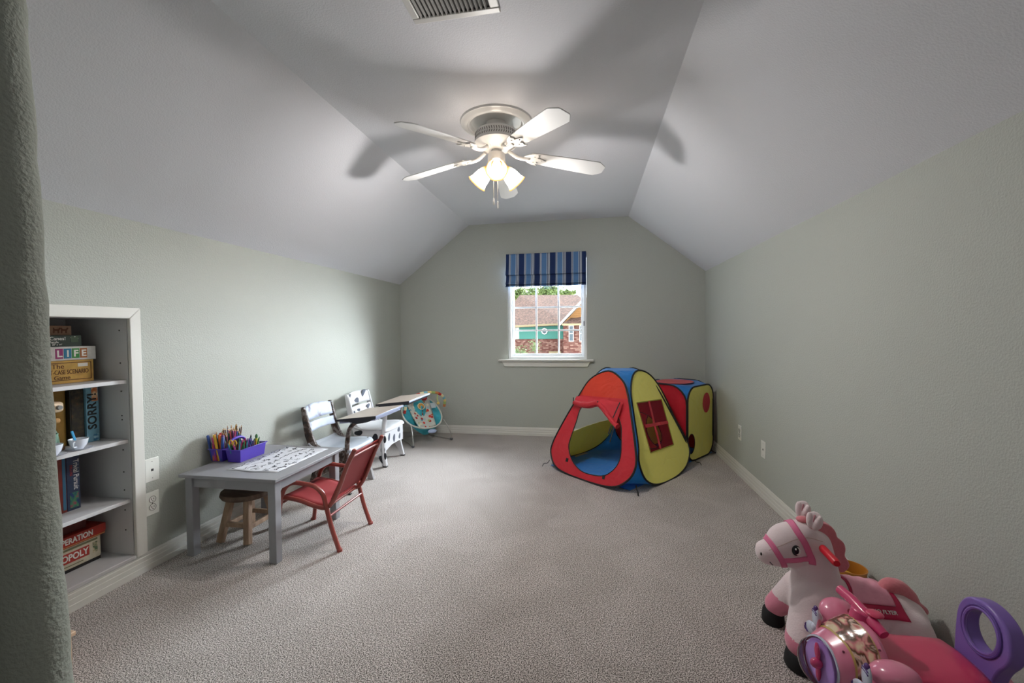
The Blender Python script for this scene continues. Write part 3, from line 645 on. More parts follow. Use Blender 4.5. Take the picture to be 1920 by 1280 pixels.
# ------------------------------------------------------------------ play table, paper, caddy, stool, chair
m_grey = mat('grey_painted_wood', (146, 146, 151), .45, bump=(30, .04))
tb = empty('play_table', (-1.87, 2.21, 0), 'low grey painted square children\'s table by the left wall', 'table')
TX0, TX1, TY0, TY1, TZ = -2.165, -1.578, 1.908, 2.522, .45
MB().b2((TX0, TY0, TZ-.018), (TX1, TY1, TZ)).build('tabletop', m_grey, tb, bevel=.003)
for x in (TX0+.02, TX1-.064):
    for y in (TY0+.02, TY1-.064): MB().b2((x, y, 0), (x+.044, y+.044, TZ-.018)).build('leg', m_grey, tb, bevel=.003)
for y in (TY0+.03, TY1-.048): MB().b2((TX0+.064, y, TZ-.075), (TX1-.064, y+.018, TZ-.018)).build('apron', m_grey, tb, bevel=.001)
for x in (TX0+.03, TX1-.048): MB().b2((x, TY0+.064, TZ-.075), (x+.018, TY1-.064, TZ-.018)).build('apron', m_grey, tb, bevel=.001)
# paper with marks
paper = empty('paper_sheet', (-1.8, 2.24, TZ), 'large white drawing sheet covered with black animal doodles on grey table', 'paper')
mb = MB(); rows = []
for i in range(13):
    x = -1.962+.31*i/12; rows.append([(x, 2.008+.465*j/20+.006*math.sin(i*.8), TZ+.0012+.0016*abs(math.sin(j*.9+i*.3))*(1 if i > 10 or j < 2 else .2)) for j in range(21)])
mb.grid(rows).build('sheet', mat('white_paper', (222, 224, 232), .7), paper, smooth=True, solid=.0006)
ink = mat('black_ink', (50, 54, 66), .8)
rd = random.Random(4)
for r_ in range(5):
    for c_ in range(9):
        if (r_ == 4 and c_ > 7): continue
        cx_ = -1.945+.061*r_+.012+rd.uniform(-.006, .006); cy_ = 2.04+.05*c_+rd.uniform(-.006, .006); mb = MB()
        for s_ in range(rd.randint(2, 4)):
            a = rd.uniform(0, PI); pts = []
            p = Vector((cx_+rd.uniform(-.01, .01), cy_+rd.uniform(-.014, .014), TZ+.0034))
            for q in range(6):
                pts.append(p.copy()); a += rd.uniform(-1.2, 1.2); p += Vector((math.cos(a)*.0045, math.sin(a)*.0065, 0))
            mb.tube(spline(pts, 3), rd.choice((.0014, .002, .003)), 5, flat=.15)
        mb.build('doodle', ink, paper)
# caddy
purple = mat('purple_plastic', (82, 60, 176), .35)
cad = empty('art_caddy', (-2.09, 2.23, TZ), 'purple plastic art caddy full of pencils and crayons on the grey table', 'caddy')
CX0, CX1, CY0, CY1, CZ = -2.195, -1.985, 2.13, 2.33, .525
def tray(x0, x1, y0, y1):
    mb = MB(); f = .008; w = .003
    o0 = [(x0+f, y0+f), (x1-f, y0+f), (x1-f, y1-f), (x0+f, y1-f)]; o1 = [(x0, y0), (x1, y0), (x1, y1), (x0, y1)]
    i1 = [(x0+w, y0+w), (x1-w, y0+w), (x1-w, y1-w), (x0+w, y1-w)]; i0 = [(x0+f+w, y0+f+w), (x1-f-w, y0+f+w), (x1-f-w, y1-f-w), (x0+f+w, y1-f-w)]
    vs = [(a, b_, TZ) for a, b_ in o0]+[(a, b_, CZ) for a, b_ in o1]+[(a, b_, CZ) for a, b_ in i1]+[(a, b_, TZ+.004) for a, b_ in i0]
    fs = [(0, 3, 2, 1), (12, 13, 14, 15)]
    for r_ in (0, 4, 8): fs += [(r_+i, r_+(i+1) % 4, r_+4+(i+1) % 4, r_+4+i) for i in range(4)]
    mb.add(vs, fs); return mb
tray(CX0, -2.108, CY0, CY1).build('compartment', purple, cad, bevel=.002)
tray(-2.085, CX1, CY0, CY1).build('compartment', purple, cad, bevel=.002)
mb = MB()
for lo, hi in (((CX0-.006, CY0-.006, CZ-.004), (CX1+.006, CY0+.001, CZ+.001)), ((CX0-.006, CY1-.001, CZ-.004), (CX1+.006, CY1+.006, CZ+.001)), ((CX1-.001, CY0, CZ-.004), (CX1+.006, CY1, CZ+.001)), ((CX0-.006, CY0, CZ-.004), (CX0+.001, CY1, CZ+.001)), ((-2.11, CY0, CZ-.006), (-2.083, CY1, CZ))): mb.b2(lo, hi)
mb.build('rim', purple, cad, bevel=.0015)
MB().tube(spline([(-2.096, 2.16, CZ-.01), (-2.096, 2.18, CZ+.03), (-2.096, 2.21, CZ+.045), (-2.096, 2.25, CZ+.045), (-2.096, 2.28, CZ+.03), (-2.096, 2.30, CZ-.01)], 6), .008, 10).build('handle', purple, cad, smooth=True)
cols = {'red': (176, 44, 46), 'blue': (40, 76, 150), 'yellow': (214, 168, 50), 'pink': (190, 60, 120), 'orange': (206, 104, 44), 'green': (54, 110, 64), 'black': (34, 34, 40), 'brown': (104, 66, 48), 'purple': (90, 50, 120), 'teal': (50, 130, 150), 'white': (220, 216, 210)}
def stick(name, x, y, h, r, c, label, group, cat, cap=None, tilt=(0, 0), sharp=False, z0=TZ+.005):
    e = empty(name, (x, y, z0), label, cat, group); d = Vector((tilt[0], tilt[1], 1)).normalized(); p = Vector((x, y, z0)); q = p+d*h
    m = mat('stick_'+c, cols[c], .45)
    if sharp:
        MB().tube([p, q], r, 6).build('barrel', m, e); MB().tube([q, q+d*.012], [r, .0009], 6).build('sharpened_tip', mat('pencil_wood', (206, 170, 126), .6), e)
    else:
        MB().tube([p, p+d*h*.65], r, 10).build('barrel', m, e, bevel=.0006)
        MB().tube([p+d*h*.65, q-d*.004, q], [r*1.12, r*1.05, r*.6], 10).build('cap', mat('stick_'+(cap or c), cols[cap or c], .4), e, bevel=.0006)
rd = random.Random(12); k = 0
for c in ('blue', 'orange', 'pink', 'red', 'yellow', 'blue', 'pink', 'black', 'teal', 'red', 'orange', 'purple'):
    x = -2.185+.012*(k % 6)+rd.uniform(-.002, .002); y = 2.142+.017*(k//6)+rd.uniform(-.002, .002)
    stick('marker', x, y, rd.uniform(.135, .16), .0072, c, '%s marker pen standing upright at the near left end of caddy' % c, 'markers in the near end of the purple caddy', 'marker', cap='white' if k in (1,) else c, tilt=(rd.uniform(-.12, .05), rd.uniform(-.1, .05))); k += 1
k = 0; pc = ['brown', 'red', 'orange', 'blue', 'green', 'yellow', 'purple', 'black', 'teal', 'pink']
for i in range(46):
    x = -2.185+.0115*(i % 7)+rd.uniform(-.003, .003); y = 2.185+.019*(i//7)+rd.uniform(-.004, .004)
    c = pc[rd.randrange(10)] if i % 3 else 'brown'
    stick('pencil', x, y, rd.uniform(.13, .175), .0033, c, '%s coloured pencil standing in the wall side tray of caddy, %s end, %s' % (c, ('near', 'middle', 'far')[min(2, i//14)], ('wall edge', 'centre', 'room edge')[min(2, (i % 7)//2-(i % 7 == 6))]), 'pencils along the wall side of the purple caddy', 'pencil', tilt=(rd.uniform(-.12, .12), rd.uniform(-.15, .15)), sharp=True)
for i in range(40):
    x = -2.072+.0125*(i % 6)+rd.uniform(-.002, .002); y = 2.145+.026*(i//6)+rd.uniform(-.004, .004)
    c = rd.choice(list(cols)[:10]); e = empty('crayon', (x, y, TZ+.01), '%s crayon in the room side tray of the caddy, %s, %s' % (c, ('near end', 'middle', 'far end')[min(2, i//14)], ('by the handle', 'mid row', 'by the outer rim')[(i % 6)//2]), 'crayon', 'crayons in the room side tray of the purple caddy')
    d = Vector((rd.uniform(-.3, .3), rd.uniform(-.3, .3), 1)).normalized(); h = rd.uniform(.07, .092); p = Vector((x, y, TZ+.030)); m = mat('stick_'+c, cols[c], .5)
    MB().tube([p, p+d*(h-.012)], .0042, 8).build('wrapper', m, e); MB().tube([p+d*(h-.012), p+d*(h-.010), p+d*h], [.0037, .0037, .0012], 8).build('wax_tip', m, e)
sc = empty('scissors', (-2.06, 2.16, TZ+.02), 'yellow handled scissors standing in the caddy', 'scissors')
for dx in (-.013, .013):
    MB().tube([(-2.055+dx+.011*math.cos(a*PI/8), 2.152, TZ+.108+.017*math.sin(a*PI/8)) for a in range(16)], .0035, 8, closed=True).build('handle_loop', mat('stick_yellow', cols['yellow'], .4), sc, smooth=True)
    MB().bar((-2.055+dx*.6, 2.152, TZ+.092), (-2.055-dx*.3, 2.152, TZ+.01), .008, .002, (0, 1, 0)).build('blade', mat('scissor_steel', (170, 172, 176), .25, metal=1), sc)
sharp_ = empty('glue_bottle', (-2.03, 2.305, TZ+.02), 'small green and yellow glue bottle at the far end of the caddy', 'bottle')
MB().lathe([(0, 0), (.013, 0), (.014, .06), (.008, .075), (.006, .085)], (-2.03, 2.305, TZ+.02), n=20).build('bottle_body', mat('lime', (170, 190, 70), .4), sharp_, smooth=True)
MB().lathe([(.007, 0), (.008, .012), (.004, .022), (0, .024)], (-2.03, 2.305, TZ+.103), n=16).build('bottle_cap', mat('stick_green', cols['green'], .4), sharp_, smooth=True)

# stool
m_oldwood = ramp_mat('worn_dark_wood', [(.3, (66, 52, 44)), (.6, (104, 84, 70)), (.8, (132, 110, 94))], 9, 5, .6, stretch=(1, 6, 1)); m_legwood = ramp_mat('stool_leg_wood', [(.3, (140, 112, 92)), (.7, (178, 150, 126))], 8, 5, .6, stretch=(6, 6, 1))
SX, SY = -2.0, 2.2
st_ = empty('wooden_stool', (SX, SY, 0), 'small rustic wooden stool with dark oval seat under the grey table', 'stool')
MB().lathe([(0, .238), (.115, .238), (.138, .246), (.146, .260), (.142, .276), (.12, .285), (0, .288)], (SX, SY, 0), n=40).build('seat', m_oldwood, st_, smooth=True)
tops = {}; feet = {}
for i, (sx, sy) in enumerate(((-1, -1), (1, -1), (1, 1), (-1, 1))):
    ft = Vector((SX+sx*.09, SY+sy*.115, 0)); tp = Vector((SX+sx*.055, SY+sy*.07, .242)); feet[i] = ft; tops[i] = tp
    MB().bar(ft+Vector((0, 0, .002)), tp, .036, .03, (0, 1, 0)).build('leg', m_legwood, st_, bevel=.003)
def mix(i, t): return feet[i].lerp(tops[i], t)
for i, j, t in ((0, 1, .42), (1, 2, .36), (2, 3, .42), (3, 0, .36)): MB().bar(mix(i, t), mix(j, t), .018, .026, (0, 0, 1)).build('stretcher', m_legwood, st_, bevel=.003)

# red chair (facing -x, towards the table)
m_rust = mat('rust_red_metal', (148, 66, 58), .35, coat=.3); m_sling = mat('red_sling_fabric', (146, 40, 44), .7, bump=(400, .15))
rc = empty('red_armchair', (-1.53, 2.28, 0), 'red child size patio armchair with sling seat pulled up to the grey table', 'chair')
for y in (2.105, 2.442):
    yi = y+(.012 if y < 2.2 else -.012)
    MB().tube(spline([(-1.745, y, .0), (-1.73, y, .12), (-1.71, y, .25), (-1.685, y, .325), (-1.635, y, .362), (-1.565, y, .362), (-1.495, y, .350), (-1.447, y, .31), (-1.427, y, .24), (-1.395, y, .12), (-1.352, y, .0)], 6), .0135, 10, flat=.9).build('arm_leg_tube', m_rust, rc, smooth=True)
    MB().tube(spline([(-1.72, yi, .262), (-1.69, yi, .272), (-1.60, yi, .262), (-1.50, yi, .235), (-1.435, yi, .232), (-1.395, yi, .27), (-1.35, yi, .36), (-1.31, yi, .46), (-1.26, yi, .555)], 6), .0125, 10).build('side_rail', m_rust, rc, smooth=True)
    MB().ell((-1.26, yi, .555), (.0135, .0135, .012)).build('rail_cap', m_rust, rc, smooth=True)
def sling(path, y0, y1, sag):
    pp = spline(path, 6); rows = []
    for p in pp: rows.append([(p[0], y0+(y1-y0)*j/8, p[1]-sag*math.sin(PI*j/8)) for j in range(9)])
    return MB().grid(rows)
sling([(-1.715, .275, 0), (-1.69, .281, 0), (-1.60, .27, 0), (-1.50, .245, 0), (-1.44, .243, 0)], 2.118, 2.43, .008).build('seat', m_sling, rc, smooth=True, solid=.004)
sling([(-1.405, .28, 0), (-1.36, .37, 0), (-1.318, .46, 0), (-1.278, .54, 0)], 2.118, 2.43, 0).build('backrest', m_sling, rc, smooth=True, solid=.004)
for a, b_, r_ in (((-1.283, 2.117, .515), (-1.283, 2.43, .515), .007), ((-1.41, 2.105, .19), (-1.41, 2.442, .19), .007), ((-1.44, 2.117, .228), (-1.44, 2.43, .228), .007), ((-1.74, 2.105, .225), (-1.74, 2.442, .225), .007), ((-1.71, 2.117, .262), (-1.71, 2.43, .262), .009)):
    MB().cyl(a, b_, r_, n=10).build('cross_bar', m_rust, rc, smooth=True)
for x in (-1.75, -1.352):
    for y in (2.105, 2.442): MB().cyl((x, y, .0), (x, y, .012), .015, n=12).build('foot_cap', m_rust, rc, smooth=True)

# ------------------------------------------------------------------ school desks
def cow_mat(name, scale, off, thr=.36, base=(226, 228, 232), spot=(38, 40, 48)):
    m = mat(name, base, .35); N, L, b = nodes_of(m); tc = N.new('ShaderNodeTexCoord'); mp = N.new('ShaderNodeMapping'); mp.inputs['Location'].default_value = off
    v = N.new('ShaderNodeTexVoronoi'); v.inputs['Scale'].default_value = scale; v.inputs['Randomness'].default_value = .8
    n = N.new('ShaderNodeTexNoise'); n.inputs['Scale'].default_value = 9; mv = N.new('ShaderNodeMix'); mv.data_type = 'VECTOR'; mv.inputs[0].default_value = .12
    L.new(tc.outputs['Object'], mp.inputs[0]); L.new(mp.outputs[0], mv.inputs[4]); L.new(mp.outputs[0], n.inputs['Vector']); L.new(n.outputs['Color'], mv.inputs[5]); L.new(mv.outputs[1], v.inputs['Vector'])
    rp = N.new('ShaderNodeValToRGB'); rp.color_ramp.elements[0].position = thr; rp.color_ramp.elements[0].color = lin(spot); rp.color_ramp.elements[1].position = thr+.015; rp.color_ramp.elements[1].color = lin(base)
    L.new(v.outputs['Distance'], rp.inputs[0]); L.new(rp.outputs[0], b.inputs['Base Color']); return m
m_cow = mat('white_enamel', (214, 214, 218), .3); m_spot = mat('black_cow_spot', (34, 36, 44), .35); m_spotg = mat('slate_cow_spot', (92, 98, 112), .35)
m_camo = ramp_mat('camouflage_paint', [(.35, (30, 26, 26)), (.47, (78, 56, 46)), (.55, (140, 132, 130)), (.62, (60, 42, 36))], 14, 4, .5, dist=1)
m_worn = ramp_mat('worn_blue_white_paint', [(.30, (96, 84, 92)), (.38, (150, 150, 172)), (.46, (184, 194, 216)), (.7, (204, 212, 230))], 11, 6, .5)
m_seatp = mat('pale_seat_enamel', (196, 202, 212), .3); m_greyleg = mat('grey_enamel', (160, 158, 160), .4); m_blacktrim = mat('black_edge_trim', (30, 30, 34), .35)
m_top = mat('beige_laminate', (176, 162, 152), .3, var=(5, .06)); m_under = mat('bluish_white_underside', (160, 168, 196), .4)
def blob(cx, cy, rx, ry, seed, rot=0):
    rd = random.Random(seed); n = 14; p = []
    ph = [rd.uniform(0, 6) for _ in range(3)]
    for i in range(n):
        a = 2*PI*i/n; k = 1+.16*math.sin(2*a+ph[0])+.1*math.sin(3*a+ph[1]); x = rx*k*math.cos(a); y = ry*k*math.sin(a)
        p.append((cx+x*math.cos(rot)-y*math.sin(rot), cy+x*math.sin(rot)+y*math.cos(rot)))
    return p
def school_desk(y0, w, dx, cow, label, group):
    """sitter faces +x; side frames at y0 and y0+w; x0 = wall side"""
    root = empty('school_desk', (-1.9+dx, y0+w/2, 0), label, 'school desk', group)
    X = lambda p: (p[0]+dx, p[1])
    # cast side frame profile (x,z)
    prof = [(-2.10, 0), (-2.07, 0), (-2.05, .06), (-2.0, .13), (-1.93, .165), (-1.86, .13), (-1.815, .06), (-1.80, 0), (-1.755, 0), (-1.765, .04), (-1.785, .12), (-1.80, .2), (-1.79, .27), (-1.775, .33), (-1.80, .345), (-1.88, .325), (-1.96, .325), (-2.03, .36), (-2.07, .44), (-2.10, .56), (-2.125, .64), (-2.15, .64), (-2.14, .54), (-2.12, .42), (-2.085, .33), (-2.06, .25), (-2.06, .18), (-2.085, .1)]
    fm = m_cow if cow else m_camo
    for i, y in enumerate((y0, y0+w)):
        fr = MB().prism([X(p) for p in prof], (0, y-.012, 0), (1, 0, 0), (0, 0, 1), (0, .024, 0)).build('side_frame', fm, root, bevel=.004)
        if i and not cow: MB().prism([X(p) for p in [(-1.88, .15), (-1.86, .125), (-1.815, .06), (-1.803, -.001), (-1.752, -.001), (-1.762, .04), (-1.782, .12), (-1.797, .2), (-1.84, .18)]], (0, y-.014, 0), (1, 0, 0), (0, 0, 1), (0, .028, 0)).build('front_leg', m_greyleg, root, bevel=.003)
        if cow and i == 0:
            for sx_, sz_, rx, rz_, sd, ro in ((-2.02, .30, .036, .026, 1, 0), (-1.86, .255, .03, .04, 2, .3), (-1.79, .16, .018, .04, 3, 0), (-1.80, .07, .02, .045, 4, .5), (-1.95, .20, .03, .02, 5, .2), (-2.07, .42, .014, .03, 6, .4)):
                MB().prism([X(p) for p in blob(sx_, sz_, rx, rz_, sd, ro)], (0, y-.0135, 0), (1, 0, 0), (0, 0, 1), (0, .002, 0)).build('cow_spot', m_spot, fr)
    # front pole carrying the desktop (near side) with arm
    pole = spline([(-1.775+dx, y0, .02), (-1.79+dx, y0, .15), (-1.785+dx, y0, .3), (-1.775+dx, y0, .42), (-1.755+dx, y0+.01, .5), (-1.70+dx, y0+.05, .555)], 6)
    po = MB().tube(pole, [.024 if cow else .02]*18+[.022 if cow else .019]*13, 12, flat=.8).build('desk_pole', fm, root, smooth=True)
    if cow:
        for zz, k in ((.47, 1), (.25, 2), (.10, 3)): MB().ell((-1.772+dx, y0-.012, zz), (.016, .009, .034)).build('cow_spot', m_spot, po, smooth=True)
    MB().box((-1.66+dx, y0+.17, .568), (.14, .30, .018), Matrix.Rotation(R(-5), 3, 'Y')).build('desktop_bracket', m_blacktrim, root, bevel=.004)
    # desktop, slightly tilted up away from the sitter
    ty0, ty1 = y0-.10, y0+w+.02; 
    def TP(x, dz=0): return .572+(x+1.8)*.11+dz
    def slab2(x0, x1, a, b_, d0, d1): 
        return MB().add([(x+dx, y, TP(x, d)) for d in (d0, d1) for x in (x0, x1) for y in (a, b_)], [(0, 1, 3, 2), (4, 6, 7, 5), (0, 4, 5, 1), (2, 3, 7, 6), (0, 2, 6, 4), (1, 5, 7, 3)])
    slab2(-1.8, -1.5, ty0, ty1, -.004, .006).build('desktop', m_top, root, bevel=.002)
    MB().prism([(x+dx, TP(x, d)) for x, d in ((-1.803, .0045), (-1.497, .0045), (-1.497, -.014), (-1.56, -.034), (-1.64, -.040), (-1.70, -.020), (-1.803, -.008))], (0, ty0-.003, 0), (1, 0, 0), (0, 0, 1), (0, .009, 0)).build('edge_trim', m_blacktrim, root)
    slab2(-1.5, -1.495, ty0, ty1, -.009, .004).build('edge_trim', m_under, root)
    slab2(-1.79, -1.51, ty0+.02, ty1-.02, -.03, -.004).build('book_tray', m_under if not cow else m_blacktrim, root, bevel=.003)
    # seat
    rows = []
    for p in spline([(-2.09, .37, 0), (-2.05, .345, 0), (-1.95, .332, 0), (-1.85, .338, 0), (-1.79, .335, 0), (-1.772, .322, 0), (-1.768, .31, 0)], 4):
        rows.append([(p[0]+dx, y0-.015+(w+.03)*j/6, p[1]-.006*math.sin(PI*j/6)) for j in range(7)])
    MB().grid(rows).build('seat', m_cow if cow else m_seatp, root, smooth=True, solid=.014)
    sk = MB().prism([(y0, .325), (y0+w, .325), (y0+w-.0, .16), (y0+w*.75, .17), (y0+w*.35, .17), (y0, .14)] if cow else [(y0, .325), (y0+w, .325), (y0+w, .29), (y0, .29)], (-1.778+dx, 0, 0), (0, 1, 0), (0, 0, 1), (.008, 0, 0)).build('front_skirt', m_cow if cow else m_seatp, root, bevel=.002)
    if cow:
        for sy, sz, rx, rz_, sd, ro in ((y0+.07, .25, .018, .035, 11, -.5), (y0+.17, .22, .022, .036, 12, -.4), (y0+.27, .275, .022, .026, 13, 0), (y0+.285, .21, .016, .028, 14, 0)):
            MB().prism(blob(sy, sz, rx, rz_, sd, ro), (-1.7705+dx, 0, 0), (0, 1, 0), (0, 0, 1), (.0015, 0, 0)).build('cow_spot', m_spotg, sk)
    # backrest: arched upper slat and narrow lower slat, curved, leaning back
    def slat(zlo, zhi, arch, name, m):
        rows = []
        for i in range(9):
            t = i/8; y = y0+w*t; bow = .03*math.sin(PI*t); zt = zhi+arch*math.sin(PI*t)**.5-(0.0)
            rows.append([(-2.075-.055*((z-.42)/.22)-bow+dx, y, z) for z in [zlo+(zt-zlo)*q/5 for q in range(6)]])
        return MB().grid(rows).build(name, m, root, smooth=True, solid=.012)
    bm_ = m_cow if cow else m_worn
    up_ = slat(.535, .625, .022, 'back_slat', bm_); lo_ = slat(.452, .518, 0, 'back_slat', bm_)
    if cow:
        for t, z, rx, rz_, sd in ((.42, .56, .036, .03, 21), (.80, .615, .038, .034, 22), (.08, .625, .02, .014, 23)):
            x = -2.075-.055*((z-.42)/.22)-.03*math.sin(PI*t)+.0065+dx; MB().prism(blob(y0+w*t, z, rx, rz_, sd), (x, 0, 0), (0, 1, 0), (.0, 0, 1), (.004, 0, 0)).build('cow_spot', m_spotg, up_)
        for t, z, rx, rz_, sd in ((.85, .485, .03, .022, 24), (.42, .475, .022, .014, 25), (.12, .468, .014, .016, 26)):
            x = -2.075-.055*((z-.42)/.22)-.03*math.sin(PI*t)+.0065+dx; MB().prism(blob(y0+w*t, z, rx, rz_, sd), (x, 0, 0), (0, 1, 0), (0, 0, 1), (.004, 0, 0)).build('cow_spot', m_spotg, lo_)
    # rear posts beside the slats
    for y in (y0, y0+w):
        MB().bar((-2.055+dx, y, .34), (-2.13+dx, y, .62), .03, .014, (0, 1, 0)).build('back_post', fm, root, bevel=.003)
    for x in (-1.775, -2.08):
        for y in (y0, y0+w): MB().b2((x-.02+dx, y-.013, 0), (x+.02+dx, y+.013, .012)).build('foot_pad', m_blacktrim, root, bevel=.003)
    return root
school_desk(2.865, .335, 0.02, False, 'school desk with camouflage painted pole and worn bluish seat behind grey table', 'school desks along the left wall')
school_desk(3.50, .36, -.01, True, 'white school desk painted with black cow spots', 'school desks along the left wall')

# ------------------------------------------------------------------ baby bouncer
BCX, BCY = -1.79, 4.42; ang = math.atan2(-.62, .78)
bo = empty('baby_bouncer', (BCX, BCY, 0), 'teal baby bouncer seat with patterned pad and toy bar in the far left corner', 'baby seat')
fwd = Vector((math.cos(ang), math.sin(ang), 0)); sid = Vector((-fwd.y, fwd.x, 0)); Bo = Vector((BCX, BCY, 0))
def BP_(f, s_, z): return Bo+fwd*f+sid*s_+Vector((0, 0, z))
m_teal = mat('teal_fabric', (60, 166, 182), .8, var=(25, .1)); m_wire = mat('grey_steel_tube', (176, 172, 166), .3, metal=.6); m_plast = mat('light_blue_plastic', (170, 184, 214), .4)
# base wire: foot bars and rising legs
for s_ in (-1, 1):
    MB().tube(spline([BP_(-.20, s_*.16, .012), BP_(0, s_*.19, .012), BP_(.16, s_*.23, .012), BP_(.19, s_*.235, .03), BP_(.16, s_*.225, .12), BP_(.08, s_*.2, .22)], 6), .006, 8).build('leg_wire', m_wire, bo, smooth=True)
    MB().ell(BP_(.185, s_*.235, .014), (.016, .016, .014)).build('foot_cap', mat('grey_foot', (90, 90, 94), .5), bo, smooth=True)
MB().tube(spline([BP_(-.20, -.16, .012), BP_(-.23, -.1, .012), BP_(-.23, .1, .012), BP_(-.20, .16, .012)], 6), .006, 8).build('rear_wire', m_wire, bo, smooth=True)
# seat frame outline: long oval tilted
def SF(t, k=1):  # loop; t=0 front centre
    f = .16*math.cos(t)-.02; s_ = (.228+.02*math.cos(t)*-1)*math.sin(t); z = .30-.155*math.cos(t)+.02*math.cos(2*t)
    return BP_(f*k+(1-k)*-.02, s_*k, z-(1-k)*.10)
loop = [SF(2*PI*i/40) for i in range(40)]
MB().tube(loop, .009, 8, closed=True).build('seat_rim', mat('pale_piping', (206, 206, 196), .6), bo, smooth=True)
rows = [[SF(2*PI*i/40, k)+Vector((0, 0, -.03*math.sin(PI*(1-k)) )) for i in range(40)] for k in (1, .85, .65, .45, .25, .05)]
MB().grid(rows, closed=True).build('seat_sling', m_teal, bo, smooth=True, solid=.006)
m_dots = mat('dotted_pad', (190, 196, 190), .8); N, L, b = nodes_of(m_dots)
tc = N.new('ShaderNodeTexCoord'); v = N.new('ShaderNodeTexVoronoi'); v.inputs['Scale'].default_value = 26; r1 = N.new('ShaderNodeValToRGB'); sp = N.new('ShaderNodeSeparateColor'); cr = r1.color_ramp; cr.interpolation = 'CONSTANT'
st = [(0, (170, 48, 44)), (.2, (226, 220, 196)), (.38, (190, 120, 60)), (.5, (170, 190, 196)), (.66, (200, 60, 50)), (.8, (160, 176, 110)), (.9, (90, 150, 170))]
while len(cr.elements) < len(st): cr.elements.new(.5)
for e, (p, c) in zip(cr.elements, st): e.position = p; e.color = lin(c)
lt = N.new('ShaderNodeMath'); lt.operation = 'LESS_THAN'; lt.inputs[1].default_value = .42; mx = N.new('ShaderNodeMix'); mx.data_type = 'RGBA'; mx.inputs[6].default_value = lin((196, 198, 190))
L.new(tc.outputs['Object'], v.inputs['Vector']); L.new(v.outputs['Color'], sp.inputs[0]); L.new(sp.outputs[0], r1.inputs[0]); L.new(v.outputs['Distance'], lt.inputs[0]); L.new(lt.outputs[0], mx.inputs[0]); L.new(r1.outputs[0], mx.inputs[7]); L.new(mx.outputs[2], b.inputs['Base Color'])
rows = []
for i in range(15):
    t = i/14; f = .09-.255*t; z0_ = .175+.30*t**1.25; wd = .10+.055*t-(.08*(t-.85)/.15 if t > .85 else 0)
    rows.append([BP_(f, wd*q, z0_-.035*(1-abs(q))+.0*t) for q in (-1, -.75, -.5, -.25, 0, .25, .5, .75, 1)])
MB().grid(rows).build('seat_pad', m_dots, bo, smooth=True, solid=.018)
MB().lathe([(0, .012), (.03, .012), (.036, 0)], BP_(-.06, 0, .37), (fwd*.8+Vector((0, 0, .6))), 24).build('lion_face', mat('orange_plush', (196, 140, 66), .8), bo, smooth=True)
MB().lathe([(.034, 0), (.034, .012), (.042, .012), (.042, 0)], BP_(-.06, 0, .368), (fwd*.8+Vector((0, 0, .6))), 24).build('ring_trim', mat('cream_plush', (226, 212, 170), .8), bo, smooth=True)
for s_, z in ((-.07, .44), (.075, .45)):
    MB().ell(BP_(-.12, s_, z), (.035, .035, .03)).build('red_flower', mat('red_plush', (176, 40, 44), .8), bo, smooth=True)
# padded toy bar arching over the seat
pts = spline([BP_(-.02, -.22, .33), BP_(0.02, -.21, .44), BP_(.06, -.12, .52), BP_(.08, .0, .54), BP_(.09, .13, .52), BP_(.09, .21, .45), BP_(.07, .22, .36)], 6)
cc = [(176, 50, 46), (226, 214, 170), (120, 176, 190), (220, 190, 120), (150, 170, 100), (190, 120, 70)]
for i in range(0, len(pts)-2, 2): MB().tube(pts[i:i+3], .015, 10).build('toy_bar_segment', mat('plush_%d' % (i//2 % 6), cc[i//2 % 6], .8), bo, smooth=True)
MB().tube(spline([BP_(.09, .13, .52), BP_(.085, .12, .47), BP_(.09, .13, .42)], 5), .006, 8).build('dangling_ribbon', mat('lime_ribbon', (196, 210, 130), .7), bo, smooth=True)
MB().ell(BP_(.09, .13, .41), (.016, .016, .016)).build('dangling_toy', mat('yellow_plush', (220, 190, 110), .7), bo, smooth=True)
MB().ell(BP_(.175, .0, .135), (.035, .05, .022), Matrix.Rotation(ang, 3, 'Z')).build('vibration_unit', m_plast, bo, smooth=True)
MB().prism([(-.03, -.03), (.03, -.03), (.03, .03), (-.03, .03)], BP_(-.03, .135, .37), sid, fwd*-.5+Vector((0, 0, .85)), fwd*.003).build('care_label', mat('white_label', (190, 205, 210), .7), bo)

# ------------------------------------------------------------------ play tent
def fabric(name, col):
    m = bpy.data.materials.new(name); m.use_nodes = True; N, L = m.node_tree.nodes, m.node_tree.links; b = N['Principled BSDF']
    b.inputs['Base Color'].default_value = lin(col); b.inputs['Roughness'].default_value = .55; b.inputs['Sheen Weight'].default_value = .2
    t = N.new('ShaderNodeBsdfTranslucent'); t.inputs[0].default_value = lin(col); mx = N.new('ShaderNodeMixShader'); mx.inputs[0].default_value = .25
    tc = N.new('ShaderNodeTexCoord'); n = N.new('ShaderNodeTexNoise'); n.inputs['Scale'].default_value = 7; n.inputs['Detail'].default_value = 2; n.inputs['Distortion'].default_value = 1.5; bp = N.new('ShaderNodeBump'); bp.inputs['Strength'].default_value = .35; bp.inputs['Distance'].default_value = .03
    L.new(tc.outputs['Object'], n.inputs['Vector']); L.new(n.outputs['Fac'], bp.inputs['Height']); L.new(bp.outputs[0], b.inputs['Normal']); L.new(bp.outputs[0], t.inputs['Normal'])
    L.new(b.outputs[0], mx.inputs[1]); L.new(t.outputs[0], mx.inputs[2]); L.new(mx.outputs[0], N['Material Output'].inputs[0]); return m
f_red = fabric('red_nylon', (214, 36, 52)); f_yel = fabric('lime_yellow_nylon', (250, 242, 130)); f_blu = fabric('blue_nylon', (34, 132, 214)); f_org = fabric('orange_red_nylon', (222, 62, 34))
m_pipe = mat('black_piping', (16, 16, 18), .6)
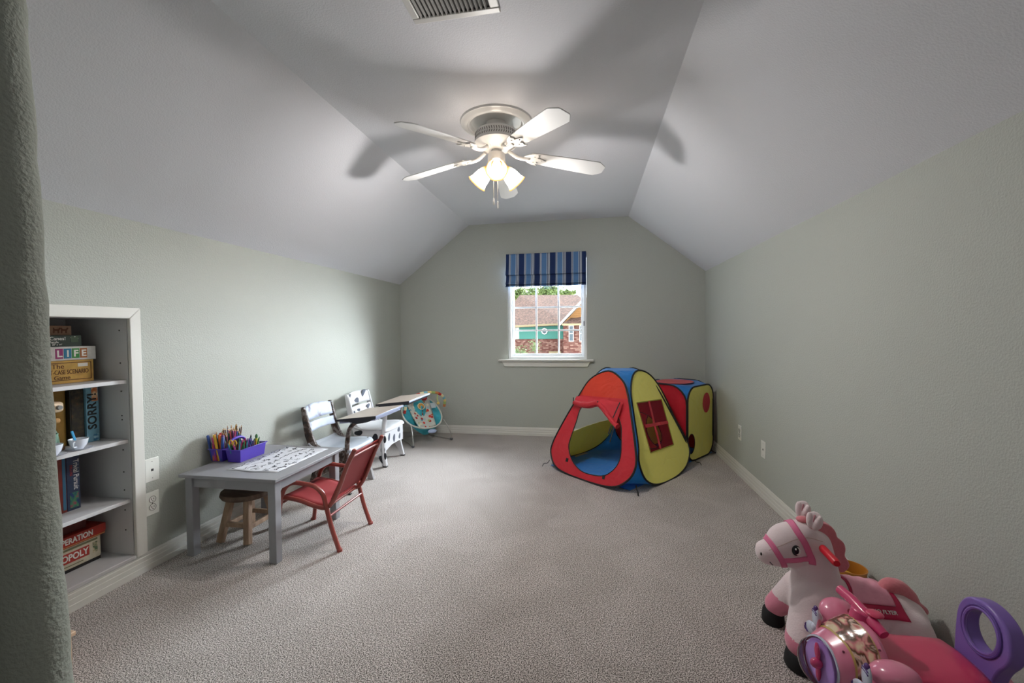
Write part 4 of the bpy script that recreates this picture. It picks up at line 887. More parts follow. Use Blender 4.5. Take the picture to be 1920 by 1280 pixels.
tent = empty('play_tent', (.26, 3.83, 0), 'red, yellow and blue pop-up play tent with rolled door flap', 'tent')
Lc, Fc_, Rc = Vector((-.42, 3.74, 0)), Vector((.30, 3.11, 0)), Vector((.94, 3.93, 0)); Bc = Lc+Rc-Fc_; Cc = (Lc+Rc)/2
def face(a, b_, k=.35, zt=.86, cc=None):
    m = (a+b_)/2; c_ = cc or Cc; tp = c_+(m-c_)*k; tp.z = zt; s = (b_-a).normalized(); t_ = (tp-m).normalized(); return m, s, t_
red_o = [(.024, .916), (-.146, .836), (-.236, .676), (-.341, .43), (-.408, .227), (-.397, .119), (-.278, .022), (.021, .004), (.288, .025), (.414, .11), (.454, .217), (.422, .344), (.341, .545), (.261, .733), (.178, .848)]
red_h = [(-.182, .566), (-.199, .44), (-.22, .29), (-.214, .214), (-.145, .123), (-.027, .066), (.112, .067), (.213, .095), (.287, .172), (.309, .262), (.281, .404), (.248, .505), (.15, .60), (.02, .64), (-.09, .625)]
yel_o = [(.06, .905), (-.06, .87), (-.158, .742), (-.215, .546), (-.272, .325), (-.326, .198), (-.295, .069), (-.144, .006), (.156, .006), (.359, .067), (.46, .202), (.372, .463), (.297, .713), (.2, .85)]
yel_w = [(-.127, .644), (.254, .628), (.224, .242), (-.14, .245)]
def sm(o, n=5): return [(p.x, p.y) for p in spline([(a, b_, 0) for a, b_ in o], n, closed=True)]
def panel(name, fc, outer, holes, m, par, bulge=.0):
    o, s, t_ = fc; V, Fx = holed(outer, holes, o, s, t_)
    return MB().add(V, Fx).build(name, m, par, solid=.0015)
def at3(fc, p, off=0):
    o, s, t_ = fc; n = s.cross(t_); return o+s*p[0]+t_*p[1]+n*off
fR, fY, fBR, fLB = face(Lc, Fc_), face(Fc_, Rc), face(Rc, Bc), face(Bc, Lc)
ro, rh, yo = sm(red_o), sm(red_h), sm(yel_o)
# split red panel colour: orange top section and left lower section stitched on
pr_ = panel('door_panel', fR, ro, [rh], f_red, tent)
def piping(fc, loop, par, r=.006, nm='piping'): MB().tube([at3(fc, p) for p in loop], r, 8, closed=True).build(nm, m_pipe, par, smooth=True)
piping(fR, ro, pr_, .0075); piping(fR, rh, pr_, .004)
py_ = panel('window_panel', fY, yo, [yel_w], f_yel, tent); piping(fY, yo, py_, .0075)
# orange upper fabric of the door panel (slightly proud)
uo = [p for p in ro if p[1] > .665]; 
V, Fx = holed(uo, [], at3(fR, (0, 0), .003), fR[1], fR[2]); MB().add(V, Fx).build('upper_panel', f_org, tent)
# window: red mesh frame and cross bars
wc = yel_w; mbw = MB()
def strip(fc, a, b_, w, off, m, par, nm):
    A, B = at3(fc, a, off), at3(fc, b_, off); MB().bar(A, B, w, .003, fc[1].cross(fc[2])).build(nm, m, par)
strip(fY, ((wc[0][0]+wc[1][0])/2-.01, .638), (.012, .243), .026, .002, f_red, tent, 'window_bar'); strip(fY, (-.108, .45), (.243, .43), .026, .003, f_red, tent, 'window_bar')
for i in range(4): strip(fY, wc[i], wc[(i+1) % 4], .008, .002, mat('dark_yellow_binding', (150, 138, 50), .7), tent, 'window_binding')
m_net = bpy.data.materials.new('red_mesh_netting'); m_net.use_nodes = True; N, L = m_net.node_tree.nodes, m_net.node_tree.links; b = N['Principled BSDF']; b.inputs['Base Color'].default_value = lin((140, 24, 40)); b.inputs['Alpha'].default_value = .28
V, Fx = holed(yel_w, [], fY[0], fY[1], fY[2]); MB().add(V, Fx).build('window_netting', m_net, tent)
# rear faces seen from inside
lb_o = sm([(-p[0], p[1]) for p in yel_o]); V, Fx = holed(lb_o, [sm([(-.40, .33), (-.2, .32), (.0, .31), (.25, .30), (.20, .5), (.14, .7), (.03, .84), (-.14, .84), (-.25, .7), (-.34, .47)])], *fLB); pl_ = MB().add(V, Fx).build('rear_window_panel', f_yel, tent, solid=.0015); piping(fLB, lb_o, pl_, .0075)
br_o = sm([(-p[0]*.88, p[1]) for p in red_o]); circ = [(.02+.19*math.cos(a*PI/12), .26+.2*math.sin(a*PI/12)) for a in range(24)]
pb_ = panel('tunnel_panel', fBR, br_o, [circ], f_red, tent); piping(fBR, br_o, pb_, .0075); piping(fBR, circ, pb_, .004)
# blue corner gussets ruled between neighbouring hoops
def half(outer, side):
    k0 = min(range(len(outer)), key=lambda i: outer[i][1]+.5*abs(outer[i][0])*0); k1 = max(range(len(outer)), key=lambda i: outer[i][1]); n = len(outer)
    res = []; i = k0; step = None
    for st_ in (1, -1):
        path = [outer[k0]]; i = k0
        while i != k1: i = (i+st_) % n; path.append(outer[i])
        if (sum(p[0] for p in path)/len(path) > 0) == (side > 0): return path
    return path
def resample(path, n):
    L_ = [0]
    for a, b_ in zip(path, path[1:]): L_.append(L_[-1]+(b_-a).length)
    out = []
    for i in range(n+1):
        s = L_[-1]*i/n; j = 0
        while j < len(L_)-2 and L_[j+1] < s: j += 1
        t_ = (s-L_[j])/max(1e-9, L_[j+1]-L_[j]); out.append(path[j].lerp(path[j+1], min(1, t_)))
    return out
gs = [(fR, ro, fY, yo), (fY, yo, fBR, br_o), (fBR, br_o, fLB, lb_o), (fLB, lb_o, fR, ro)]
for fa, oa, fb, ob in gs:
    A = resample([at3(fa, p) for p in half(oa, 1)], 24); B = resample([at3(fb, p) for p in half(ob, -1)], 24)
    rows = []
    for a, b_ in zip(A, B):
        mid_ = (a+b_)/2; inn = (Vector((Cc.x, Cc.y, mid_.z))-mid_)
        rows.append([a, a.lerp(b_, .25)+inn*.03, mid_+inn*.05, a.lerp(b_, .75)+inn*.03, b_])
    MB().grid(rows).build('corner_gusset', f_blu, tent, smooth=True)
tops_ = [at3(f, max(o_, key=lambda p: p[1])) for f, o_ in ((fR, ro), (fY, yo), (fBR, br_o), (fLB, lb_o))]
MB().add(tops_+[sum(tops_, Vector())/4+Vector((0, 0, -.01))], [(0, 1, 4), (1, 2, 4), (2, 3, 4), (3, 0, 4)]).build('top_cap', f_blu, tent, smooth=True)
fl_ = [Lc.lerp(Cc, .12), Fc_.lerp(Cc, .18), Rc.lerp(Cc, .15), Bc.lerp(Cc, .12)]; edge = []
for i in range(4):
    a, b_ = fl_[i], fl_[(i+1) % 4]; m_ = (a+b_)/2; edge += [a, a.lerp(b_, .25), m_+(m_-Cc)*.0, a.lerp(b_, .75)]
MB().add([Vector((p.x, p.y, .006)) for p in edge]+[Vector((Cc.x, Cc.y, .009))], [(i, (i+1) % 16, 16) for i in range(16)]).build('floor_sheet', f_blu, tent, solid=.002)
# rolled door flap drooping across the top of the opening
MB().tube([at3(fR, p, .022) for p in [(q.x, q.y) for q in spline([(-.245, .60, 0), (-.17, .595, 0), (-.08, .60, 0), (.0, .625, 0), (.06, .60, 0), (.13, .55, 0), (.20, .495, 0), (.245, .475, 0)], 4)]], [.03]*5+[.036]*8+[.028]*8+[.024]*8, 12, flat=.75).build('rolled_flap', f_red, tent, smooth=True)
MB().grid([[at3(fR, (x, .668+.004*math.sin(x*30)), .004) for x in [-.26+.045*i for i in range(12)]], [at3(fR, (x, .635+.006*math.sin(x*22)), .02) for x in [-.255+.045*i for i in range(12)]], [at3(fR, (x, y), .03) for x, y in [(-.25, .615), (-.2, .61), (-.15, .61), (-.1, .615), (-.05, .63), (0, .64), (.05, .625), (.09, .60), (.13, .57), (.17, .54), (.2, .52), (.23, .5)]]]).build('flap_gather', f_red, tent, smooth=True)
for p, q in (((.235, .66), (.20, .53)), ((.02, .64), (-.01, .60)), ((.20, .47), (.19, .40)), ((.23, .46), (.22, .34)), ((-.255, .64), (-.235, .57))): strip(fR, p, q, .008, .045, m_pipe, tent, 'tie_strap')
MB().lathe([(.01, 0), (.024, 0), (.024, .01), (.01, .01)], at3(fR, (.235, .478), .02), -fR[1], 16).build('flap_end', f_red, tent, smooth=True)
for p in ((-.20, .115), (.20, .075)): MB().box(at3(fR, p, .004), (.022, .004, .03), Matrix((fR[1], fR[1].cross(fR[2]), fR[2])).transposed()).build('velcro_tab', m_pipe, tent)
for c_ in ((-.345, 3.72), (.335, 3.205), (.90, 3.93)):
    d = (Vector((c_[0], c_[1], 0))-Cc).normalized(); p = Vector((c_[0], c_[1], 0)); MB().tube(spline([p+Vector((0, 0, .06)), p+d*.02+Vector((0, 0, .035)), p+d*.05+Vector((0, 0, .03)), p+d*.065+Vector((0, 0, .006))], 5), .005, 6, flat=.5).build('ground_strap', m_pipe, tent, smooth=True)

# play cube attached behind the tent
cube = empty('play_cube', (.85, 4.35, 0), 'yellow, red and blue pop-up cube attached behind the play tent near the corner', 'tent')
sY = Vector((.62, .785, 0)).normalized(); sR = Vector((-.755, .655, 0)); mY = Vector((1.018, 4.185, 0)); hw = .262; P1 = mY-sY*hw; P2 = mY+sY*(hw-.01)
upz = Vector((0, 0, 1))
def rr_(hw_, h, r, n=6, taper=0):
    pts = []
    for cx_, cz_, a0 in ((hw_-r, h-r, 0), (-hw_+r, h-r, 90), (-hw_+r, r+.005, 180), (hw_-r, r+.005, 270)):
        for i in range(n+1): a = R(a0+90*i/n); pts.append((cx_+r*math.cos(a), cz_+r*math.sin(a)))
    return pts
by_o = rr_(.256, .675, .13)
cirA = [(.107+.075*math.cos(a*PI/10), .505+.095*math.sin(a*PI/10)) for a in range(20)]; cirB = [(-.19+.07*math.cos(a*PI/10), .165+.09*math.sin(a*PI/10)) for a in range(20)]
fcY = (mY, sY, upz)
pY = MB().add(*holed(by_o, [cirB], mY, sY, upz)).build('yellow_side', f_yel, cube, solid=.002); piping(fcY, by_o, pY, .0075); piping(fcY, cirB, pY, .003)
nY = sY.cross(upz); V, Fx = holed(cirA, [], mY+nY*.004, sY, upz); MB().add(V, Fx).build('red_circle', f_red, pY)
wR = .52; mRd = P1+sR*(wR/2)-sY*.0; fcR = (mRd, -sR, upz)
br2 = rr_(.255, .69, .17); cR = [(.0+.16*math.cos(a*PI/12), .28+.19*math.sin(a*PI/12)) for a in range(24)]
pR2 = MB().add(*holed(br2, [cR], mRd, -sR, upz)).build('red_side', f_red, cube, solid=.002); piping(fcR, br2, pR2, .0075); piping(fcR, cR, pR2, .004)
m3 = mY+sR*wR; pY3 = MB().add(*holed(by_o, [], m3, sY, upz)).build('yellow_side', f_yel, cube, solid=.002); piping((m3, sY, upz), by_o, pY3, .0075)
m4 = mRd+sY*(2*hw-.02); pR4 = MB().add(*holed(br2, [], m4, -sR, upz)).build('red_side', f_red, cube, solid=.002); piping((m4, -sR, upz), br2, pR4, .0075)
# blue gussets and top
def ring_pts(f0, loop, s): o, a, b_ = f0; return [o+a*p[0]+b_*p[1] for p in (q for q in loop if (q[0]*s) > 0.02)]
def gusset(fa, la, sa, fb, lb, sb):
    A = sorted(ring_pts(fa, la, sa), key=lambda v: v.z); B = sorted(ring_pts(fb, lb, sb), key=lambda v: v.z); A = resample(A, 12); B = resample(B, 12); MB().grid([[a, b_] for a, b_ in zip(A, B)]).build('corner_gusset', f_blu, cube, smooth=True)
f3 = (m3, sY, upz); f4 = (m4, -sR, upz)
gusset(fcY, by_o, -1, fcR, br2, 1); gusset(fcY, by_o, 1, f4, br2, 1); gusset(f3, by_o, -1, fcR, br2, -1); gusset(f3, by_o, 1, f4, br2, -1)
topo = [mY-sY*.14+upz*.675, mY+sY*.14+upz*.675, m4+sR*-.1+upz*.69, m4+sR*.1+upz*.69, m3+sY*.14+upz*.675, m3-sY*.14+upz*.675, mRd+sR*.1+upz*.69, mRd-sR*.1+upz*.69]
ct = sum(topo, Vector())/8; ct.z = .68; MB().add(topo+[ct], [(i, (i+1) % 8, 8) for i in range(8)]).build('top_panel', f_blu, cube, smooth=True)
MB().add([ct+sY*.2*math.cos(a*PI/12)+sR*.17*math.sin(a*PI/12)+upz*.012 for a in range(24)], [tuple(range(24))]).build('red_oval', f_red, cube)
MB().prism([(-.25, -.26), (.25, -.26), (.25, .26), (-.25, .26)], (mY+m3)/2+upz*.004, sY, sR, (0, 0, .003)).build('floor_sheet', f_blu, cube)
p = P2+Vector((0, 0, .0)); MB().tube(spline([p-sY*.03+upz*.03, p-sY*.02+nY*.02+upz*.015, p-sY*.01+nY*.05+upz*.006], 4), .004, 6).build('ground_strap', m_pipe, cube)
# ------------------------------------------------------------------ toys bottom right
#TOYS
YH = 1.75
horse = empty('plush_horse', (.9, YH, 0), 'cream plush ride-on horse with pink bridle and pink saddle by the right wall', 'ride-on toy')
m_plush = mat('cream_plush_fur', (226, 208, 210), .9, sheen=.4, bump=(160, .15)); m_pinkp = mat('pink_plush_fur', (218, 128, 152), .9, sheen=.4, bump=(160, .15))
m_mane = mat('rose_plush_mane', (214, 124, 134), .9, sheen=.4, bump=(90, .3)); m_strap = mat('pink_satin_strap', (218, 112, 150), .45); m_blackp = mat('black_plush_hoof', (22, 22, 24), .8); m_hot = mat('hot_pink_satin', (190, 30, 78), .5)
def caps(mb, p, q, ra, rb, k=7):
    p = Vector(p); q = Vector(q)
    for i in range(k+1):
        t = i/k; r = ra+(rb-ra)*t; mb.ell(p.lerp(q, t), (r, r, r), n=20, m=14)
mb = MB()
mb.ell((.742, YH, .382), (.082, .068, .082), n=28, m=20); mb.ell((.775, YH, .405), (.075, .064, .072), n=28, m=20)
caps(mb, (.70, YH, .355), (.665, YH, .345), .055, .042); mb.ell((.655, YH, .350), (.032, .042, .040), n=20, m=14)
caps(mb, (.815, YH, .39), (.835, YH, .24), .066, .082, 10); caps(mb, (.835, YH, .24), (.85, YH, .16), .085, .105)
caps(mb, (.85, YH, .165), (1.07, YH, .15), .104, .100, 10); mb.ell((1.09, YH, .135), (.098, .105, .105), n=24, m=16)
caps(mb, (.81, YH-.055, .20), (.752, YH-.105, .085), .080, .066); caps(mb, (.81, YH+.055, .19), (.745, YH+.12, .075), .066, .043)
for s in (-1, 1): caps(mb, (1.09, YH+s*.06, .14), (1.125, YH+s*.10, .06), .075, .056)
tmp = mb.build('tmp', m_plush); md = tmp.modifiers.new('r', 'REMESH'); md.mode = 'VOXEL'; md.voxel_size = .006; md2 = tmp.modifiers.new('s', 'SMOOTH'); md2.iterations = 14; md2.factor = .6
me = bpy.data.meshes.new_from_object(tmp.evaluated_get(bpy.context.evaluated_depsgraph_get())); bpy.data.objects.remove(tmp)
me.name = 'body'; me.materials.clear(); me.materials.append(m_plush); me.materials.append(m_pinkp)
for p in me.polygons:
    p.use_smooth = True
    c = p.center; p.material_index = 1 if (c.z < .112+.12*(c.y-YH+.1) and (c.x < .86)) else 0
bm = bmesh.new(); bm.from_mesh(me); bvh = BVHTree.FromBMesh(bm); bm.free()
body = bpy.data.objects.new('body', me); COL.objects.link(body); body.parent = horse; body.matrix_parent_inverse = Matrix.Translation(horse.location).inverted()
def snap(p, off):
    h = bvh.find_nearest(Vector(p)); return h[0]+h[1]*off, h[1]
def ribbon(path, w, m, par, name, off=.0022, th=.0025, n=8, closed=False):
    pts = spline(path, n, closed); k = len(pts); mb = MB(); rows = []
    for i, p in enumerate(pts):
        a = pts[(i-1) % k] if (closed or i) else p; b_ = pts[(i+1) % k] if (closed or i < k-1) else p
        q, nn = snap(p, off); t_ = (b_-a).normalized(); sd = nn.cross(t_).normalized(); row = []
        for f in (-1, -.5, 0, .5, 1): row.append(snap(q+sd*w*.5*f, off)[0])
        rows.append(row)
    if closed: rows.append(rows[0])
    mb.grid(rows); return mb.build(name, m, par, smooth=True, solid=th, ang=80)
yn = YH-.075
def pair(pts): return pts+[(x, 2*YH-y, z) for x, y, z in pts[::-1]]
#HITS
ribbon(pair([(.790, yn+.01, .345), (.782, yn, .38), (.766, yn+.005, .42), (.748, yn+.03, .455)])[:4]+[(.742, YH, .475)]+[(.748, YH+.045, .455), (.766, YH+.07, .42), (.79, YH+.075, .36)], .022, m_strap, body, 'cheek_strap')
ribbon([(.712, yn+.02, .285), (.704, yn+.02, .32), (.69, yn+.025, .355), (.672, YH-.03, .39), (.665, YH, .40), (.672, YH+.03, .39), (.69, YH+.05, .355), (.704, YH+.055, .32)], .020, m_strap, body, 'nose_strap')
ribbon([(.698, yn+.02, .345), (.73, yn, .352), (.76, yn, .36), (.788, yn, .362)], .020, m_strap, body, 'side_strap')
# handle
MB().tube([(.825, YH-.06, .405), (.822, YH-.15, .402), (.821, YH-.157, .402)], [.0135, .0135, .010], 18).build('handle', mat('red_plastic_handle', (206, 30, 48), .35), horse, smooth=True)
MB().tube([(.825, YH+.06, .405), (.822, YH+.15, .402)], .0135, 18).build('handle', mat('red_plastic_handle', (206, 30, 48), .35), horse, smooth=True)
# eyes, nostrils, mouth
for s in (-1, 1):
    q, nn = snap((.735, YH+s*.08, .395), .001); rot = nn.to_track_quat('Z', 'Y').to_matrix()
    eye = MB().ell(q, (.0145, .0185, .003), rot, n=24).build('eye', black, body, smooth=True)
    MB().ell(q+nn*.0012+Vector((.004, 0, -.001)), (.0105, .0150, .003), rot, n=20).build('eye_white', white, eye, smooth=True)
    MB().ell(q+nn*.0025+Vector((-.0005, 0, .0)), (.0092, .0125, .003), rot, n=20).build('pupil', mat('navy_pupil', (16, 18, 30), .15), eye, smooth=True)
    MB().ell(q+nn*.0050+Vector((-.003, 0, .006)), (.003, .0035, .0015), rot, n=10).build('glint', white, eye, smooth=True)
    q, nn = snap((.632, YH+s*.028, .352), 0); MB().ell(q, (.003, .004, .006)).build('nostril', black, body, smooth=True)
    ribbon([(.655, YH+s*.05, .325), (.662, YH+s*.05, .312), (.668, YH+s*.05, .300)], .0028, black, body, 'mouth_line', off=.001, th=.001)
ribbon([(.655, YH-.04, .375), (.69, YH-.06, .405), (.73, YH-.065, .43), (.78, YH-.06, .44), (.83, YH-.05, .425)], .002, mat('tan_seam', (196, 168, 160), .9), body, 'seam', off=.0003, th=.0006)
# ears
for s, z in ((-1, .492), (1, .498)):
    c = Vector((.806, YH+s*.042, z+.004)); rot = Matrix.Rotation(R(48), 3, 'Z') @ Matrix.Rotation(R(10), 3, 'X')
    ear = MB(); ear.ell(c, (.010, .027, .036), rot, n=20, m=14); ear.ell(c+rot @ Vector((-.007, .0115, -.002)), (.011, .013, .031), rot @ Matrix.Rotation(R(-12), 3, 'X'), n=16, m=12); ear.ell(c+rot @ Vector((-.007, -.0115, -.002)), (.011, .013, .031), rot @ Matrix.Rotation(R(12), 3, 'X'), n=16, m=12)
    eo = ear.build('ear', m_plush, horse, smooth=True); eo_ = eo.modifiers.new('r', 'REMESH'); eo_.mode = 'VOXEL'; eo_.voxel_size = .0025; e2_ = eo.modifiers.new('s', 'SMOOTH'); e2_.iterations = 6; eo_.use_smooth_shade = True
    MB().tube(spline([c+rot @ Vector((-.010, 0, -.028)), c+rot @ Vector((-.0125, 0, 0)), c+rot @ Vector((-.010, 0, .026))], 5), .0022, 6).build('ear_fold', mat('dusty_pink', (190, 130, 140), .9), eo, smooth=True)
MB().ell((.785, YH, .482), (.022, .018, .012)).build('forelock', m_mane, horse, smooth=True)
# mane: scalloped plush fin
mn = [(.80, .470), (.835, .482), (.872, .470), (.890, .448), (.896, .428), (.915, .412), (.923, .388), (.921, .362), (.931, .345), (.936, .325), (.924, .306), (.905, .300), (.885, .33), (.868, .38), (.845, .43)]
MB().prism(sm(mn, 4), (0, YH-.018, 0), (1, 0, 0), (0, 0, 1), (0, .036, 0)).build('mane', m_mane, horse, bevel=.010, seg=4, smooth=True)
# tail
MB().tube(spline([(1.04, YH-.01, .235), (1.065, YH-.01, .262), (1.10, YH-.01, .258), (1.132, YH-.01, .230), (1.150, YH-.01, .200), (1.184, YH-.01, .176)], 6), [.02, .021, .022, .023, .024, .025, .026, .027, .027, .027, .027, .026, .026, .025, .024, .023, .023, .022, .022, .021, .020, .020, .019, .019, .019, .018, .018, .017, .016, .014, .009], 14).build('tail', m_mane, horse, smooth=True)
# hooves
for x, y, r in ((.738, YH-.112, .055), (.735, YH+.125, .04), (1.13, YH-.105, .045), (1.13, YH+.105, .045)):
    MB().lathe([(0, 0), (r*.95, 0), (r*1.03, .008), (r, .03), (r*.92, .05), (r*.85, .056), (0, .056)], (x, y, 0), n=30).build('hoof', m_blackp, horse, smooth=True)
# saddle cloth draped over the back
def drape(x0, x1, a0, a1, off, nx=22, na=26, wave=0):
    rows = []
    for i in range(nx+1):
        t = i/nx; row = []
        for j in range(na+1):
            a = R(a0+(a1-a0)*j/na); x = x0(j/na)+(x1(j/na)-x0(j/na))*t
            o = Vector((x, YH, .155)); d = Vector((0, -math.sin(a), math.cos(a))); h = bvh.ray_cast(o+d*.4, -d)
            row.append((h[0]+h[1]*(off+wave*math.sin(i*.9+j*.35)) if h[0] else o+d*.11))
        rows.append(row)
    return MB().grid(rows)
e_ = lambda u: abs(2*u-1)
drape(lambda u: .905+.02*(1-e_(u)), lambda u: 1.062+.012*e_(u), -70, 70, .003).build('saddle_border', m_hot, horse, smooth=True, solid=.004, ang=80)
drape(lambda u: .915+.02*(1-e_(u)), lambda u: 1.045, -47, 47, .0085, wave=.0012).build('saddle_pad', mat('pale_pink_satin', (224, 150, 170), .35, bump=(22, .5, 2)), horse, smooth=True, solid=.006, ang=80)
a = R(58); h = bvh.ray_cast(Vector((.975, YH-.4*math.sin(a), .155+.4*math.cos(a))), Vector((0, math.sin(a), -math.cos(a)))); nn = Vector((0, -math.sin(a), math.cos(a)))
text('RADIO FLYER', .0165, h[0]+nn*.0062+Vector((.018, 0, 0)), (1, 0, 0), nn.cross(Vector((1, 0, 0))), white, horse, align='CENTER', bold=.0004)

# ---- pink ride-on plane
YP = 1.345
pl_o = empty('ride_on_plane', (.85, YP, 0), 'pink ride-on toy plane with purple hoop backrest and clear nose dome', 'ride-on toy')
m_pk = mat('glossy_pink_plastic', (222, 130, 158), .22, coat=.5); m_pk2 = mat('hot_pink_plastic', (206, 56, 110), .25, coat=.4); m_coral = mat('coral_pink_plastic', (206, 62, 100), .3, coat=.2); m_pur = mat('lavender_plastic', (128, 98, 178), .3, coat=.2); m_lil = mat('lilac_plastic', (190, 150, 226), .3)
m_wp = mat('pearl_white_plastic', (206, 212, 230), .25, coat=.4); m_pdk = mat('dark_purple_stripe', (84, 52, 120), .4); m_screw = mat('dark_screw_hole', (120, 52, 76), .6)
def sec(x, zc, ry, rz, n=36, sq=2.6):
    out = []
    for i in range(n):
        a = 2*PI*i/n; c, s = math.cos(a), math.sin(a)
        out.append((x, YP+ry*math.copysign(abs(c)**(2/sq), c), zc+rz*math.copysign(abs(s)**(2/sq), s)))
    w = max(0, min(1, (.765-x)/.06))
    return [(p[0]+w*(-.22*(p[1]-YP)+.12*(p[2]-zc)), p[1], p[2]) for p in out]
NA = Vector((-1, -.22, .12)).normalized()
fus = [(.652, .235, .0, .0), (.654, .235, .062, .060), (.662, .235, .068, .066), (.69, .238, .080, .086), (.72, .238, .092, .106), (.745, .238, .100, .120), (.765, .238, .104, .124), (.775, .236, .100, .120), (.776, .236, .02, .02)]
MB().grid([sec(*f) for f in fus], closed=True).build('fuselage', m_pk, pl_o, smooth=True, ang=50)
# lower hot pink hull
hull = [(.668, .16, .045, .03), (.70, .15, .085, .07), (.76, .14, .108, .09), (.85, .135, .112, .10), (.98, .135, .105, .10), (1.08, .14, .085, .09), (1.11, .145, .05, .06)]
MB().grid([sec(*f) for f in hull], closed=True).add(sec(*hull[0])+sec(*hull[-1]), [tuple(range(36)), tuple(range(36, 72))]).build('hull', m_pk2, pl_o, smooth=True, ang=60)
# pink rear rim body around the seat
rb = [(.77, .205, .098, .085), (.86, .195, .100, .085), (.97, .195, .100, .085), (1.06, .20, .092, .075), (1.10, .20, .07, .06)]
MB().grid([sec(*f) for f in rb], closed=True).add(sec(*rb[-1]), [tuple(range(36))]).build('rear_body', m_pk, pl_o, smooth=True, ang=60)
# seat
st = [(.782, .278, .052, .018), (.80, .279, .078, .020), (.85, .272, .095, .022), (.91, .268, .098, .022), (.96, .272, .095, .024), (1.0, .276, .088, .022), (1.02, .27, .07, .016), (1.028, .26, .03, .005)]
MB().grid([sec(*f) for f in st], closed=True).add(sec(*st[0]), [tuple(range(36))]).build('seat', m_coral, pl_o, smooth=True, ang=60)
# nose: lilac back plate, pink spinner, clear dome
MB().lathe([(0, .004), (.058, .004), (.062, 0)], (.656, YP, .235), NA, 40).build('nose_plate', m_lil, pl_o, smooth=True)
spn = MB(); spn.ell((.640, YP-.006, .235), (.016, .014, .014)); spn.ell((.646, YP+.002, .262), (.006, .012, .026), Matrix.Rotation(R(-10), 3, 'X')); spn.ell((.646, YP-.004, .208), (.006, .010, .026)); spn.build('spinner', m_pk2, pl_o, smooth=True)
m_dome = bpy.data.materials.new('clear_dome_plastic'); m_dome.use_nodes = True; N, L = m_dome.node_tree.nodes, m_dome.node_tree.links; N.remove(N['Principled BSDF'])
tr = N.new('ShaderNodeBsdfTransparent'); tr.inputs[0].default_value = (.965, .955, .985, 1); gl = N.new('ShaderNodeBsdfGlossy'); gl.inputs['Roughness'].default_value = .06; ms = N.new('ShaderNodeMixShader'); fr_ = N.new('ShaderNodeFresnel'); fr_.inputs[0].default_value = 1.35
L.new(fr_.outputs[0], ms.inputs[0]); L.new(tr.outputs[0], ms.inputs[1]); L.new(gl.outputs[0], ms.inputs[2]); L.new(ms.outputs[0], N['Material Output'].inputs[0])
MB().lathe([(.064, 0), (.062, .012), (.056, .026), (.044, .038), (.026, .046), (.0, .049)], (.654, YP, .235), NA, 40).build('nose_dome', m_dome, pl_o, smooth=True)
MB().lathe([(.063, -.003), (.067, -.001), (.067, .003), (.063, .004)], (.654, YP, .235), NA, 40).build('dome_ring', m_wp, pl_o, smooth=True)
# windshield picture panel wrapped over the top of the fuselage (plain abstract print)
m_print = ramp_mat('abstract_sticker_print', [(.34, (226, 206, 170)), (.44, (206, 120, 124)), (.5, (120, 76, 56)), (.56, (92, 58, 46)), (.62, (222, 190, 170)), (.72, (190, 60, 70))], 16, 2, .12, dist=1.6, coat=1)
def wrap(x0, x1, a0, a1, off, n=10, m=14):
    rows = []
    for i in range(n+1):
        x = x0+(x1-x0)*i/n
        for k in range(len(fus)-1):
            if fus[k][0] <= x <= fus[k+1][0]: break
        f0, f1 = fus[k], fus[k+1]; t = (x-f0[0])/max(1e-6, f1[0]-f0[0]); zc, ry, rz = [f0[q]+(f1[q]-f0[q])*t for q in (1, 2, 3)]
        row = []
        for j in range(m+1):
            a = R(a0+(a1-a0)*j/m); c, s = math.cos(a), math.sin(a)
            yy = YP+(ry+off)*math.copysign(abs(c)**(2/2.6), c); zz = zc+(rz+off)*math.copysign(abs(s)**(2/2.6), s); w = max(0, min(1, (.765-x)/.06))
            row.append((x-off*.5+w*(-.22*(yy-YP)+.12*(zz-zc)), yy, zz))
        rows.append(row)
    return MB().grid(rows)
wrap(.682, .748, 48, 196, .0016).build('sticker_border', mat('gold_print', (196, 160, 92), .5), pl_o, smooth=True, ang=80)
wrap(.686, .744, 51, 193, .0026).build('picture_sticker', m_print, pl_o, smooth=True, ang=80)
for x, aa in ((.755, 130), (.672, 120), (.70, 205), (.76, 160)):
    w_ = wrap(x, x+.001, aa, aa+1, .001, 1, 1); MB().ell(w_.v[0], (.003, .003, .003)).build('screw_hole', m_screw, pl_o)
# steering column and bar
MB().cyl((.765, YP+.035, .27), (.778, YP+.035, .352), .028, .028, 28).build('steering_column', m_pk, pl_o, bevel=.003)
sb = MB(); sb.cyl((.776, YP+.035, .335), (.784, YP+.035, .378), .033, .031, 28); sb.build('steering_hub', m_pk2, pl_o, bevel=.004)
MB().tube([(.772, YP+.135, .378), (.782, YP+.09, .374), (.786, YP+.01, .366), (.796, YP-.03, .352)], [.014, .015, .016, .013], 16).build('handlebar', m_pk2, pl_o, smooth=True)
MB().ell((.797, YP+.012, .384), (.021, .021, .007)).build('horn_button', m_coral, pl_o, smooth=True)
